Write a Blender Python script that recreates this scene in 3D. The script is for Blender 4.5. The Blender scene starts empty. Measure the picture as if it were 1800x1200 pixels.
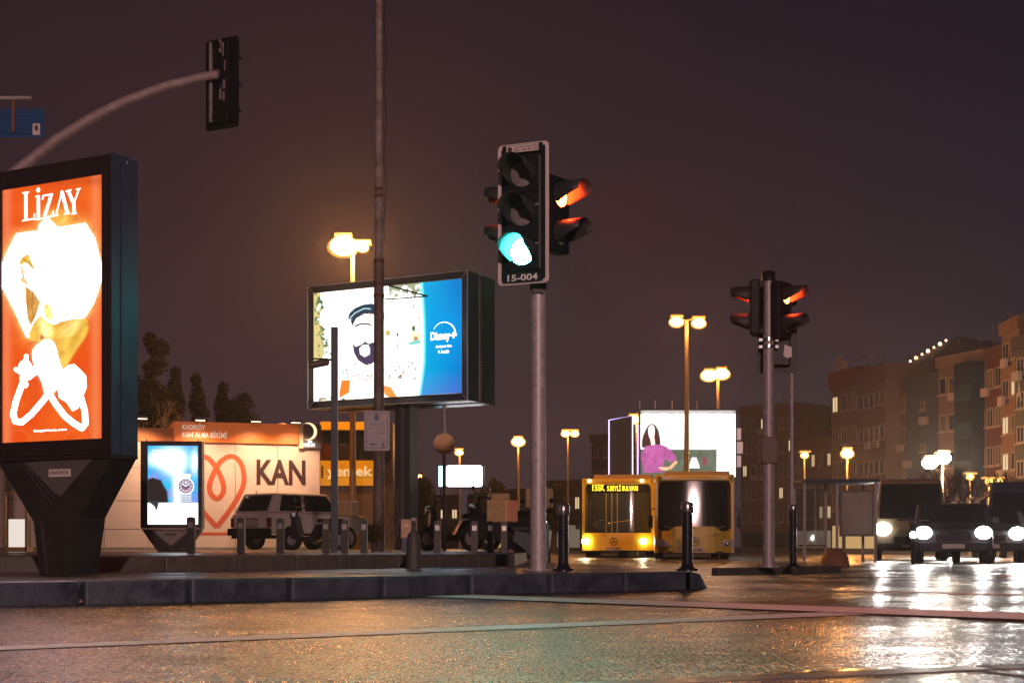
import bpy, math, random
import numpy as np
from mathutils import Vector, Matrix
R = math.radians
random.seed(7)
sc = bpy.context.scene
COL = sc.collection

# ------------------------------------------------------------------ camera
F, H, CH = 2500.0, 960.0, 0.40        # focal length in photo px, horizon row, eye height
cam_d = bpy.data.cameras.new("camera")
cam = bpy.data.objects.new("camera", cam_d); COL.objects.link(cam)
cam.location = (0, 0, CH); cam.rotation_euler = (R(90), 0, 0)
cam_d.sensor_width = 36; cam_d.lens = F / 1800 * 36
cam_d.shift_y = (H - 600) / 1800
cam_d.clip_start = 0.05; cam_d.clip_end = 2000
sc.camera = cam

# ------------------------------------------------------------------ world: night sky with town glow
w = bpy.data.worlds.new("World"); sc.world = w; w.use_nodes = True
nt = w.node_tree; nt.nodes.clear()
out = nt.nodes.new('ShaderNodeOutputWorld'); bg = nt.nodes.new('ShaderNodeBackground')
tc = nt.nodes.new('ShaderNodeTexCoord'); sep = nt.nodes.new('ShaderNodeSeparateXYZ')
rz = nt.nodes.new('ShaderNodeValToRGB'); rx = nt.nodes.new('ShaderNodeValToRGB'); mx = nt.nodes.new('ShaderNodeMix')
mx.data_type = 'RGBA'; mx.blend_type = 'MULTIPLY'; mx.inputs[0].default_value = 1
nt.links.new(tc.outputs['Generated'], sep.inputs[0])
nt.links.new(sep.outputs['Z'], rz.inputs[0])
mr = nt.nodes.new('ShaderNodeMapRange'); mr.inputs[1].default_value = -0.4; mr.inputs[2].default_value = 0.4
nt.links.new(sep.outputs['X'], mr.inputs[0]); nt.links.new(mr.outputs[0], rx.inputs[0])
e = rz.color_ramp.elements
e[0].position = 0.0; e[0].color = (.088, .052, .048, 1)
e[1].position = 0.36; e[1].color = (.029, .0165, .0225, 1)
for p, c in ((.10, (.066, .040, .042, 1)), (.22, (.042, .025, .030, 1)), (.9, (.026, .016, .02, 1))):
    k = e.new(p); k.color = c
e = rx.color_ramp.elements
e[0].position = 0.0; e[0].color = (1.0, .86, .98, 1)
e[1].position = 1.0; e[1].color = (.42, .58, .86, 1)
k = e.new(.4); k.color = (.96, .86, 1.06, 1)
nt.links.new(rz.outputs[0], mx.inputs[6]); nt.links.new(rx.outputs[0], mx.inputs[7])
nt.links.new(mx.outputs[2], bg.inputs[0]); nt.links.new(bg.outputs[0], out.inputs[0])
bg.inputs[1].default_value = 0.72

sc.view_settings.view_transform = 'Standard'; sc.view_settings.look = 'None'
sc.view_settings.exposure = 0.0; sc.view_settings.gamma = 1
sc.render.engine = 'CYCLES'
try:
    sc.cycles.use_denoising = True; sc.cycles.denoiser = 'OPENIMAGEDENOISE'
except Exception: pass
sc.cycles.sample_clamp_indirect = 6
sc.cycles.max_bounces = 5; sc.cycles.diffuse_bounces = 2; sc.cycles.glossy_bounces = 3
sc.cycles.transparent_max_bounces = 12; sc.cycles.volume_bounces = 0
sc.cycles.caustics_reflective = False; sc.cycles.caustics_refractive = False
sc.cycles.use_light_tree = True

# ------------------------------------------------------------------ geometry helpers
def P(px, py, d):                      # photo pixel at depth d -> world point
    return Vector(((px - 900) / F * d, d, CH - (py - H) / F * d))
def G(px, py, z=0.0):                  # photo pixel -> point on the level z
    d = (CH - z) * F / (py - H); return Vector(((px - 900) / F * d, d, z))
def X(px, d): return (px - 900) / F * d
def Z(py, d): return CH - (py - H) / F * d

class MB:
    def __init__(s): s.v = []; s.f = []; s.m = []; s.sm = []
    def add(s, vs, fs, mi=0, smooth=False):
        n = len(s.v); s.v += [tuple(v) for v in vs]
        s.f += [tuple(i + n for i in f) for f in fs]; s.m += [mi] * len(fs); s.sm += [smooth] * len(fs)
        return s
    def box(s, x0, x1, y0, y1, z0, z1, mi=0, bv=0.0):
        if bv <= 0:
            vs = [(x, y, z) for z in (z0, z1) for y in (y0, y1) for x in (x0, x1)]
            return s.add(vs, [(0, 2, 3, 1), (4, 5, 7, 6), (0, 1, 5, 4), (2, 6, 7, 3), (0, 4, 6, 2), (1, 3, 7, 5)], mi)
        import bmesh
        bm = bmesh.new(); bmesh.ops.create_cube(bm, size=1)
        for v in bm.verts:
            v.co = ((x0 + x1) / 2 + v.co.x * (x1 - x0), (y0 + y1) / 2 + v.co.y * (y1 - y0), (z0 + z1) / 2 + v.co.z * (z1 - z0))
        bmesh.ops.bevel(bm, geom=bm.edges[:], offset=bv, segments=2, affect='EDGES', profile=.5)
        bm.verts.index_update()
        s.add([v.co[:] for v in bm.verts], [[v.index for v in f.verts] for f in bm.faces], mi); bm.free(); return s
    def tube(s, pts, rad, n=10, mi=0, cap=True):
        pts = [Vector(p) for p in pts]
        if not hasattr(rad, '__len__'): rad = [rad] * len(pts)
        rings = []; up = None
        for i, p in enumerate(pts):
            t = (pts[min(i + 1, len(pts) - 1)] - pts[max(i - 1, 0)]).normalized()
            if up is None: up = Vector((0, 0, 1)) if abs(t.z) < .9 else Vector((1, 0, 0))
            a = t.cross(up).normalized(); b = a.cross(t).normalized(); up = b
            rings.append([p + (a * math.cos(2 * math.pi * k / n) + b * math.sin(2 * math.pi * k / n)) * rad[i] for k in range(n)])
        vs = [v for r_ in rings for v in r_]; fs = []
        for i in range(len(rings) - 1):
            for k in range(n):
                fs.append((i * n + k, i * n + (k + 1) % n, (i + 1) * n + (k + 1) % n, (i + 1) * n + k))
        s.add(vs, fs, mi, True)
        if cap:
            m = len(vs)
            s.add(rings[0], [tuple(reversed(range(n)))], mi); s.add(rings[-1], [tuple(range(n))], mi)
        return s
    def prism(s, poly, y0, y1, mi=0, ax='y'):      # polygon in (a, z), extruded along ax
        n = len(poly)
        if ax == 'y': vs = [(a, y0, b) for a, b in poly] + [(a, y1, b) for a, b in poly]
        elif ax == 'x': vs = [(y0, a, b) for a, b in poly] + [(y1, a, b) for a, b in poly]
        else: vs = [(a, b, y0) for a, b in poly] + [(a, b, y1) for a, b in poly]
        fs = [tuple(range(n)), tuple(range(2 * n - 1, n - 1, -1))] + [(i, i + n, (i + 1) % n + n, (i + 1) % n) for i in range(n)]
        return s.add(vs, fs, mi)
    def lathe(s, prof, n=20, c=(0, 0), mi=0):      # prof: (r, z)
        vs = [(c[0] + r * math.cos(2 * math.pi * k / n), c[1] + r * math.sin(2 * math.pi * k / n), z) for r, z in prof for k in range(n)]
        fs = [(i * n + k, i * n + (k + 1) % n, (i + 1) * n + (k + 1) % n, (i + 1) * n + k) for i in range(len(prof) - 1) for k in range(n)]
        return s.add(vs, fs, mi, True)
    def disc(s, c, r, axis='y', n=24, mi=0, th=.01, r2=None):
        r2 = r if r2 is None else r2
        poly = [(c[0] + r * math.cos(2 * math.pi * k / n), c[2] + r2 * math.sin(2 * math.pi * k / n)) for k in range(n)]
        if axis == 'y': return s.prism(poly, c[1], c[1] + th, mi)
        poly = [(c[1] + r * math.cos(2 * math.pi * k / n), c[2] + r2 * math.sin(2 * math.pi * k / n)) for k in range(n)]
        return s.prism(poly, c[0], c[0] + th, mi, 'x')
    def ball(s, c, r, n=12, mi=0, sq=(1, 1, 1)):
        prof = [(max(1e-4, math.cos(a)), math.sin(a)) for a in [(-.5 + i / (n // 2)) * math.pi for i in range(n // 2 + 1)]]
        vs = [(c[0] + r * sq[0] * p * math.cos(2 * math.pi * k / n), c[1] + r * sq[1] * p * math.sin(2 * math.pi * k / n), c[2] + r * sq[2] * z) for p, z in prof for k in range(n)]
        fs = [(i * n + k, i * n + (k + 1) % n, (i + 1) * n + (k + 1) % n, (i + 1) * n + k) for i in range(len(prof) - 1) for k in range(n)]
        return s.add(vs, fs, mi, True)
    def mesh(s, name, mats):
        me = bpy.data.meshes.new(name); me.from_pydata(s.v, [], s.f)
        for m in (mats if isinstance(mats, (list, tuple)) else [mats]): me.materials.append(m)
        me.polygons.foreach_set('material_index', s.m); me.polygons.foreach_set('use_smooth', s.sm); me.update()
        return me
    def build(s, name, mats, parent=None, loc=None, rz=None, rot=None):
        o = bpy.data.objects.new(name, s.mesh(name, mats)); COL.objects.link(o)
        if parent: o.parent = parent
        if loc is not None: o.location = loc
        if rz is not None: o.rotation_euler = (0, 0, rz)
        if rot is not None: o.rotation_euler = rot
        return o

def tag(o, label=None, cat=None, group=None, kind=None):
    if label: o['label'] = label
    if cat: o['category'] = cat
    if group: o['group'] = group
    if kind: o['kind'] = kind
    return o
def thing(name, label, cat, loc, rz=0.0, group=None):
    o = bpy.data.objects.new(name, None); COL.objects.link(o); o.empty_display_size = .2
    o.location = loc; o.rotation_euler = (0, 0, rz); return tag(o, label, cat, group)
def copy_tree(o, parent=None):
    c = o.copy(); COL.objects.link(c)
    if parent: c.parent = parent
    for ch in [x for x in COL.objects if x.parent == o]: copy_tree(ch, c)
    return c
def bake_local(root):                   # helper: world -> local matrix of a thing
    return (Matrix.Translation(root.location) @ Matrix.Rotation(root.rotation_euler.z, 4, 'Z')).inverted()
def loc_on(root, px, py, y=0.0):        # photo pixel -> (x, z) on the plane y=const of a thing
    mi = bake_local(root); o = mi @ Vector((0, 0, CH)); q = mi @ P(px, py, 1.0); dr = q - o
    t = (y - o.y) / dr.y; p = o + dr * t; return (p.x, p.z)

# ------------------------------------------------------------------ materials
MAT = {}
def pmat(name, col, rough=.6, metal=0.0, var=.15, scale=8.0, bump=0.0, emis=None, es=0.0, col2=None, coat=0.0, spec=.5, rvar=0.0):
    if name in MAT: return MAT[name]
    m = bpy.data.materials.new(name); m.use_nodes = True; t = m.node_tree; b = t.nodes['Principled BSDF']
    b.inputs['Roughness'].default_value = rough; b.inputs['Metallic'].default_value = metal
    b.inputs['Specular IOR Level'].default_value = spec; b.inputs['Coat Weight'].default_value = coat
    b.inputs['Coat Roughness'].default_value = .1
    co = t.nodes.new('ShaderNodeTexCoord'); nz = t.nodes.new('ShaderNodeTexNoise'); nz.inputs['Scale'].default_value = scale
    nz.inputs['Detail'].default_value = 6; nz.inputs['Roughness'].default_value = .65
    t.links.new(co.outputs['Object'], nz.inputs['Vector'])
    cr = t.nodes.new('ShaderNodeValToRGB'); cr.color_ramp.elements[0].position = .3; cr.color_ramp.elements[1].position = .7
    a = [max(0, c * (1 - var)) for c in col]; d = col2 or [min(1, c * (1 + var)) for c in col]
    cr.color_ramp.elements[0].color = (*a, 1); cr.color_ramp.elements[1].color = (*d, 1)
    t.links.new(nz.outputs[0], cr.inputs[0]); t.links.new(cr.outputs[0], b.inputs['Base Color'])
    if rvar:
        mr = t.nodes.new('ShaderNodeMapRange'); mr.inputs[3].default_value = max(.02, rough - rvar); mr.inputs[4].default_value = rough + rvar
        mr.inputs[1].default_value = .35; mr.inputs[2].default_value = .65
        t.links.new(nz.outputs[0], mr.inputs[0]); t.links.new(mr.outputs[0], b.inputs['Roughness'])
    if bump:
        n2 = t.nodes.new('ShaderNodeTexNoise'); n2.inputs['Scale'].default_value = scale * 6; n2.inputs['Detail'].default_value = 4
        t.links.new(co.outputs['Object'], n2.inputs['Vector'])
        bp = t.nodes.new('ShaderNodeBump'); bp.inputs['Strength'].default_value = .6; bp.inputs['Distance'].default_value = bump
        t.links.new(n2.outputs[0], bp.inputs['Height']); t.links.new(bp.outputs[0], b.inputs['Normal'])
    if emis:
        b.inputs['Emission Color'].default_value = (*emis, 1); b.inputs['Emission Strength'].default_value = es
    MAT[name] = m; return m
def emat(name, col, s):
    if name in MAT: return MAT[name]
    m = bpy.data.materials.new(name); m.use_nodes = True; t = m.node_tree; t.nodes.clear()
    o = t.nodes.new('ShaderNodeOutputMaterial'); e = t.nodes.new('ShaderNodeEmission')
    e.inputs[0].default_value = (*col, 1); e.inputs[1].default_value = s; t.links.new(e.outputs[0], o.inputs[0])
    MAT[name] = m; return m
def glassmat(name, tint=(.5, .5, .5), alpha=.25, rough=.05):
    if name in MAT: return MAT[name]
    m = bpy.data.materials.new(name); m.use_nodes = True; t = m.node_tree; t.nodes.clear()
    o = t.nodes.new('ShaderNodeOutputMaterial'); tr = t.nodes.new('ShaderNodeBsdfTransparent'); g = t.nodes.new('ShaderNodeBsdfGlossy')
    mix = t.nodes.new('ShaderNodeMixShader'); tr.inputs[0].default_value = (*tint, 1); g.inputs['Roughness'].default_value = rough
    mix.inputs[0].default_value = alpha
    t.links.new(tr.outputs[0], mix.inputs[1]); t.links.new(g.outputs[0], mix.inputs[2]); t.links.new(mix.outputs[0], o.inputs[0])
    MAT[name] = m; return m

galv = pmat('galvanised_steel', (.40, .355, .37), .5, .25, .3, 14, .002, rvar=.1)
galv_old = pmat('weathered_paint', (.66, .58, .54), .55, 0, .05, 4.0, .003, col2=(.26, .16, .12))
blk = pmat('black_plastic', (.009, .009, .014), .45, 0, .25, 20, .0008, spec=.25)
blk_gloss = pmat('black_enamel', (.012, .012, .017), .25, 0, .2, 10)
lgrey = pmat('pale_plate', (.62, .52, .50), .45, 0, .08, 12)
white_p = pmat('white_paint', (.72, .70, .66), .4, 0, .06, 5, coat=.2)
steel = pmat('brushed_steel', (.55, .54, .52), .22, .95, .1, 20)
dark_metal = pmat('anthracite_metal', (.048, .062, .105), .38, .35, .12, 6, rvar=.06)
dark_metal2 = pmat('dark_frame_metal', (.028, .018, .020), .4, .2, .15, 6)
conc = pmat('concrete', (.24, .22, .20), .75, 0, .3, 5, .004)
rubber = pmat('tyre_rubber', (.02, .02, .02), .8, 0, .2, 30)
glass_dark = pmat('dark_glass', (.012, .014, .016), .06, 0, .1, 2, spec=.8)
yellow_p = pmat('yellow_paint', (.88, .60, .03), .32, 0, .06, 3, coat=.4)
text_w = emat('lit_white_lettering', (1, .97, .93), 2.2)
sodium_bulb = emat('sodium_bulb', (1.0, .47, .10), 16); sodium_big = emat('sodium_bulb_bright', (1.0, .44, .085), 55)
HAZE = 0.0009; NEAR = 15000

# ------------------------------------------------------------------ backlit poster prints (flat artwork)
def vnoise(x, y, s, seed=0):
    r_ = np.random.RandomState(seed).rand(64, 64)
    x = x / s; y = y / s; xi = np.floor(x).astype(int); yi = np.floor(y).astype(int); fx = x - xi; fy = y - yi
    fx = fx * fx * (3 - 2 * fx); fy = fy * fy * (3 - 2 * fy)
    g = lambda a, b: r_[a % 64, b % 64]
    return (g(xi, yi) * (1 - fx) + g(xi + 1, yi) * fx) * (1 - fy) + (g(xi, yi + 1) * (1 - fx) + g(xi + 1, yi + 1) * fx) * fy
def fbm(x, y, s, seed=0): return .5 * vnoise(x, y, s, seed) + .3 * vnoise(x, y, s / 2.1, seed + 1) + .2 * vnoise(x, y, s / 4.3, seed + 2)
def segd(x, y, a, b):
    dx, dy = b[0] - a[0], b[1] - a[1]; L = dx * dx + dy * dy + 1e-9
    t = np.clip(((x - a[0]) * dx + (y - a[1]) * dy) / L, 0, 1)
    return np.hypot(x - a[0] - t * dx, y - a[1] - t * dy)
def polyd(x, y, pts):                   # signed distance, negative inside
    d = np.full(x.shape, 1e9); ins = np.zeros(x.shape, bool); n = len(pts)
    for i in range(n):
        a, b = pts[i], pts[(i + 1) % n]; d = np.minimum(d, segd(x, y, a, b))
        c = ((a[1] > y) != (b[1] > y)) & (x < (b[0] - a[0]) * (y - a[1]) / ((b[1] - a[1]) + 1e-9) + a[0]); ins ^= c
    return np.where(ins, -d, d)
def smooth(pts, it=2):
    for _ in range(it):
        q = []
        for i in range(len(pts)):
            a, b = pts[i], pts[(i + 1) % len(pts)]
            q += [(a[0] * .75 + b[0] * .25, a[1] * .75 + b[1] * .25), (a[0] * .25 + b[0] * .75, a[1] * .25 + b[1] * .75)]
        pts = q
    return pts
class Art:
    def __init__(s, x, y, col): s.x = x; s.y = y; s.c = np.zeros((len(x), 3)) + np.array(col)
    def mixin(s, a, col):
        col = np.array(col, float); s.c = s.c * (1 - a[:, None]) + col * a[:, None]
    k = 1.0
    def poly(s, pts, col, soft=.8, sm=0):
        soft = soft * s.k
        if sm: pts = smooth(pts, sm)
        s.mixin(np.clip(.5 - polyd(s.x, s.y, pts) / soft, 0, 1), col)
    def glow(s, pts, col, wd, k=1.0): s.mixin(k * np.exp(-np.maximum(polyd(s.x, s.y, pts), 0) / wd), col)
    def line(s, pts, r, col, soft=.8):
        d = np.full(s.x.shape, 1e9)
        for i in range(len(pts) - 1): d = np.minimum(d, segd(s.x, s.y, pts[i], pts[i + 1]))
        s.mixin(np.clip(.5 - (d - r) / soft, 0, 1), col)
    def circ(s, c, r, col, soft=.8, ry=None):
        ry = ry or r; d = (np.hypot((s.x - c[0]) / r, (s.y - c[1]) / ry) - 1) * min(r, ry)
        s.mixin(np.clip(.5 - d / soft, 0, 1), col)
art_m = bpy.data.materials.new('backlit_print'); art_m.use_nodes = True
_t = art_m.node_tree; _t.nodes.clear(); _o = _t.nodes.new('ShaderNodeOutputMaterial'); _e = _t.nodes.new('ShaderNodeEmission')
_a = _t.nodes.new('ShaderNodeAttribute'); _a.attribute_name = 'print'; _t.links.new(_a.outputs['Color'], _e.inputs[0]); _t.links.new(_e.outputs[0], _o.inputs[0])
def poster(parent, name, x0, x1, z0, z1, y, nx, nz, fn):
    """flat backlit print, its artwork computed per point in the poster's own coordinates"""
    us = np.linspace(x0, x1, nx + 1); ws = np.linspace(z0, z1, nz + 1)
    U, W = np.meshgrid(us, ws); U = U.ravel(); W = W.ravel()
    M = Matrix.Translation(parent.location) @ Matrix.Rotation(parent.rotation_euler.z, 4, 'Z')
    M = np.array(M); wx = M[0, 0] * U + M[0, 1] * y + M[0, 3]; wy = M[1, 0] * U + M[1, 1] * y + M[1, 3]; wz = W + M[2, 3]
    px = 900 + F * wx / wy; py = H - F * (wz - CH) / wy
    c = np.maximum(fn(px, py), 0)
    n = nx + 1; i = (np.arange(nz)[:, None] * n + np.arange(nx)[None, :]).ravel()
    faces = np.stack([i, i + 1, i + n + 1, i + n], 1)
    me = bpy.data.meshes.new(name); me.from_pydata(np.stack([U, np.full(U.shape, y), W], 1).tolist(), [], faces.tolist())
    at = me.color_attributes.new('print', 'FLOAT_COLOR', 'POINT')
    at.data.foreach_set('color', np.concatenate([c, np.ones((len(c), 1))], 1).astype(np.float32).ravel())
    me.materials.append(art_m); o = bpy.data.objects.new(name, me); COL.objects.link(o); o.parent = parent; return o

def art_orange(x, y):
    A = Art(x, y, (.86, .085, .010))
    A.mixin(np.clip(fbm(x, y, 60, 3) * 1.1 - .25, 0, 1), (1.0, .20, .018))
    A.mixin(np.exp(-((x - 168) / 9) ** 2) * .5, (1.0, .32, .12)); A.mixin(np.exp(-((x - 12) / 8) ** 2) * .5, (1.0, .30, .14))
    A.mixin(np.exp(-((x - 105) / 30) ** 2 - ((y - 385) / 18) ** 2) * .85, (1.1, .62, .10))
    A.mixin(np.exp(-((y - 318) / 8) ** 2) * .35, (.35, .02, .01))
    W = (15., 9.6, 9.8)
    octo = [(29, 411), (66, 406), (70, 394), (78, 386), (86, 386), (95, 394), (100, 400), (150, 393), (166, 418), (178, 465), (178, 492), (165, 532), (150, 556), (140, 562), (70, 597), (47, 592), (25, 545), (2, 500), (2, 470), (12, 445)]
    A.glow(octo, (1.3, .75, .22), 5, .9); A.poly(octo, W, 1.5)
    A.k = 2.2
    gold = (.95, .55, .08); tan = (.72, .33, .07); pale = (1.6, 1.2, .45)
    A.poly([(46, 592), (58, 566), (70, 551), (80, 562), (95, 570), (110, 562), (135, 558), (152, 560), (157, 572), (152, 590), (133, 617), (114, 648), (104, 650), (85, 602), (62, 602)], gold, 2, 1)
    A.poly([(70, 556), (84, 566), (92, 580), (88, 596), (74, 590), (68, 572)], pale, 6, 1)
    A.poly([(118, 566), (140, 561), (138, 575), (118, 590), (104, 586)], (1.2, .82, .25), 7, 1)
    A.poly([(43, 500), (60, 512), (72, 530), (64, 556), (54, 576), (47, 560), (44, 530)], tan, 1.5)
    A.line([(58, 512), (56, 540), (60, 560)], .6, (.35, .14, .03)); A.line([(50, 506), (49, 540)], .5, (.5, .22, .05))
    A.poly([(72, 530), (86, 528), (98, 545), (97, 566), (86, 568), (74, 556)], (1.4, .95, .3), 5, 1)
    A.line([(72, 530), (80, 555), (92, 568), (98, 560)], .7, (.6, .3, .06)); A.line([(98, 572), (112, 562)], .6, (.3, .1, .05))
    A.poly([(50, 438), (54, 454), (62, 470), (60, 478), (52, 470), (44, 462), (37, 470), (31, 462), (38, 450), (47, 446)], gold, 2, 1)
    A.line([(38, 470), (42, 490), (48, 500)], 2.6, (.85, .42, .1), 2); A.line([(40, 455), (52, 462), (60, 475)], 1.0, (.55, .3, .04), 1.5)
    A.poly([(33, 488), (42, 486), (48, 494), (44, 501), (36, 497)], (1.0, .5, .15), 2, 1)
    A.line([(77, 468), (84, 464), (90, 453)], 1.6, (.55, .10, .05), 2); A.line([(89, 455), (91, 451)], 1.1, (.8, .3, .15))
    A.circ((91, 437), 1.6, (.35, .08, .1)); A.circ((82, 437), .9, (.5, .3, .3)); A.circ((71, 416), 1.1, (.8, .5, .4), 1.2, 2)
    A.poly([(73, 587), (78, 594), (70, 597)], (.6, .06, .1)); A.poly([(62, 600), (72, 601), (68, 605)], (.6, .1, .05)); A.line([(50, 604), (64, 599)], .7, (.6, .1, .03))
    body = [(60, 612), (74, 600), (86, 596), (96, 605), (104, 640), (110, 652), (104, 675), (92, 692), (80, 694), (75, 670), (62, 648), (57, 622)]
    A.glow(body, (1.3, .6, .25), 3, .7); A.poly(body, W, 1.5, 1)
    A.circ((44, 645), 11, W, 1.5, 12); A.line([(45, 640), (46, 626)], 3.2, W, 1.2); A.line([(38, 655), (28, 649)], 3.2, W, 1.2)
    A.line([(50, 660), (62, 650), (76, 640)], 7, W, 1.5); A.line([(40, 664), (44, 676)], 5, W, 1.5)
    A.line([(40, 672), (28, 705), (23, 728), (27, 740), (38, 742), (55, 728), (74, 706), (88, 688)], 4.6, W, 1.5)
    A.line([(86, 690), (98, 710), (114, 731), (130, 744), (144, 752), (150, 745), (149, 722), (142, 698)], 4.6, W, 1.5)
    A.poly([(106, 656), (120, 643), (130, 641), (140, 650), (150, 661), (151, 680), (143, 700), (137, 716), (128, 721), (118, 706), (105, 698), (102, 680)], W, 1.5)
    for a, b in (((123, 655), (125, 662)), ((118, 692), (128, 706)), ((139, 697), (141, 689)), ((117, 731), (119, 737))): A.line([a, b], .8, (.6, .25, .2))
    A.line([(28, 738), (36, 742), (45, 738)], .7, (.3, .3, .35))
    mk = (A.c[:, 0] > .55) & (A.c[:, 0] < 1.9) & (A.c[:, 1] > .28); fold = .55 + .9 * fbm(x + y * .5, y * .6, 11, 77)
    A.c = np.where(mk[:, None], A.c * fold[:, None] ** np.array([.6, 1.1, 1.6]), A.c)
    L = (2.6, 2.4, 2.3)                # the serif lettering
    A.line([(45.6, 340), (45.6, 385)], 2.6, L); A.line([(40, 339.5), (50, 338)], .9, L); A.line([(40, 388), (60, 384.5)], 1.1, L); A.line([(60.5, 384), (60.5, 376)], .9, L)
    A.circ((67.3, 334), 3, L, .8, 4); A.line([(67.4, 346), (67.4, 384)], 2.6, L); A.line([(62.5, 345.5), (67, 344.5)], .9, L); A.line([(62, 386), (73, 384.5)], 1, L)
    A.line([(75, 350), (76, 344), (92, 341.5)], 1.1, L); A.line([(90, 343), (78.5, 380)], 2.5, L); A.line([(76, 383.5), (92.5, 380), (93.5, 372)], 1.2, L)
    A.line([(109, 336), (98.5, 378)], 1.1, L); A.line([(109, 338), (118, 373)], 2.7, L); A.line([(95, 379.5), (102, 378)], .9, L); A.line([(113, 376.5), (122, 374.5)], .9, L)
    A.line([(120.5, 337), (129, 357)], 2.6, L); A.line([(138.5, 333), (130, 357)], 1.2, L); A.line([(129.5, 355), (130.5, 374)], 2.4, L); A.line([(116, 336), (125, 334)], .9, L); A.line([(134, 333), (141, 331.8)], .9, L); A.line([(126, 376), (134, 374.5)], .9, L)
    for cx in (32, 133):               # faint jewellery outlines at the foot
        d = np.abs(np.hypot((x - cx) / 22, (y - 778) / 22) - 1) * 22; A.mixin(np.clip(.9 - d / 1.2, 0, 1) * (y < 778) * .4, (1.1, .4, .1))
    return A.c

def art_film(x, y):
    W = (2.6, 2.55, 2.45); A = Art(x, y, W)
    n1 = fbm(x, y, 9, 11); n2 = fbm(x, y, 5, 21); n3 = fbm(x, y, 26, 31)
    edge = 574 - 8 * np.sin(y / 26.) - (y > 560) * 4
    A.mixin(np.clip((n1 * 1.6 + (edge - x) / 26 - .85) * 5, 0, 1) * (y < 632) * (x < 590), (.12, .22, .10))
    A.mixin(np.clip((n2 * 1.5 + (edge - x) / 26 - 1.0) * 5, 0, 1) * (y < 640) * (x < 588), (.85, .70, .28))
    A.mixin(np.clip((n2 * 1.7 + (y - 706) / 24 - .72) * 4, 0, 1) * (y > 672), (.45, .33, .16))
    A.mixin(np.clip((n1 * 1.7 + (y - 706) / 18 - .80) * 4, 0, 1) * (y > 680), (.10, .14, .07))
    A.mixin(np.clip((n2 - .60) * 9, 0, 1) * (y > 636) * (y < 672) * (x > 596), (.35, .22, .12))
    A.mixin(np.clip((fbm(x, y, 8, 41) + (528 - y) / 60 - .62) * 5, 0, 1) * (x > 683) * (y < 535), (.42, .46, .28))
    A.poly([(600, 668), (616, 667), (614, 690), (596, 700), (596, 690)], (1.1, .28, .03), 1.5)
    A.poly([(672, 676), (688, 680), (700, 700), (690, 702), (676, 694)], (1.2, .38, .08), 2)
    for pts in ([(737, 590), (735, 560), (727, 540), (729, 520), (737, 503)], [(729, 545), (722, 530), (724, 512)], [(735, 562), (739, 545), (738, 520)]): A.line(pts, .8, (.28, .17, .12), 1)
    A.poly([(720, 582), (738, 584), (738, 600), (722, 600)], (1.5, 1.1, .7), 2); A.circ((731, 595), 4, (.5, .35, .1), 3); A.circ((727, 577), 4, (.12, .2, .1), 3, 6)
    A.poly([(715, 602), (738, 596), (741, 604), (720, 607)], (.3, .8, .7), 2)
    A.circ((699, 588), 2.2, (.12, .10, .08), 1, 3.2); A.line([(700, 592), (699, 613)], 1.2, (.4, .28, .2))
    A.circ((682, 585), 5, (.8, .55, .2), 3, 6); A.line([(677, 632), (688, 632), (687, 636), (678, 636)], .8, (.1, .35, .2))
    for q in ((712, 640), (722, 637), (730, 634), (716, 648), (733, 658)): A.line([q, (q[0] + 7, q[1] - 1)], .5, (.25, .25, .15))
    # man with flat cap and beard
    NV = (.025, .055, .085); x_keep = A.x; A.x = np.where(x > 645, 645 + (x - 645) / .70, x)
    A.mixin(np.exp(-((A.x - 652) / 9) ** 2 - ((y - 562) / 12) ** 2) * .5, (1.5, .75, .45)); A.mixin(np.exp(-((A.x - 668) / 9) ** 2 - ((y - 595) / 24) ** 2) * .45, (1.7, 1.1, .8))
    A.poly([(611, 560), (614, 550), (624, 541), (638, 535), (656, 533), (676, 537), (688, 548), (690, 560), (684, 562), (664, 548), (642, 546), (626, 556), (616, 562)], NV, 1)
    A.poly([(616, 563), (626, 552), (642, 545), (664, 546), (684, 560), (686, 580), (681, 576), (676, 558), (660, 552), (640, 552), (626, 560), (619, 574)], (.035, .05, .085), 1)
    A.line([(615, 559), (624, 550), (640, 542), (654, 543)], .8, (.75, 1.1, 1.2)); A.line([(650, 551), (658, 556)], 1.2, (1.1, .6, .4))
    A.line([(625, 573), (634, 569), (646, 569), (654, 571)], 1.7, (.13, .05, .06)); A.line([(666, 571), (676, 569), (682, 573)], 1.6, (.13, .05, .06))
    A.line([(646, 573), (652, 576)], .6, (.7, .3, .2))
    A.line([(643, 597), (641, 602), (647, 606)], 1.0, (.45, .2, .12)); A.line([(643, 592), (642, 598)], .7, (1.3, .7, .4))
    beard = [(619, 601), (625, 609), (633, 606), (642, 600), (650, 604), (660, 601), (672, 607), (682, 600), (680, 616), (670, 632), (656, 640), (641, 641), (629, 633), (622, 620)]
    A.poly(beard, (.085, .055, .115), 1.2); A.poly([(632, 612), (638, 606), (648, 606), (652, 612), (652, 622), (641, 627), (633, 622)], W, 1)
    A.line([(640, 609), (645, 609)], .5, (.5, .2, .2)); A.line([(620, 630), (624, 655), (632, 668)], .6, (1.2, .5, .25)); A.line([(654, 640), (652, 668)], .8, (1.3, .6, .3))
    A.x = x_keep
    for q in ((630, 658), (640, 666), (644, 668), (604, 654), (611, 664), (622, 660)): A.circ(q, 1.8, (.5, .12, .1), 1.5)
    # blue panel
    bx = 741 + 4 * np.cos((y - 600) / 62.) - (y > 640) * (y - 640) / 14.
    A.mixin(np.clip((x - bx + 6) / 7, 0, 1), (.25, 1.3, 1.35)); A.mixin(np.clip((x - bx) / 5, 0, 1), (.0, .42, .80))
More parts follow.
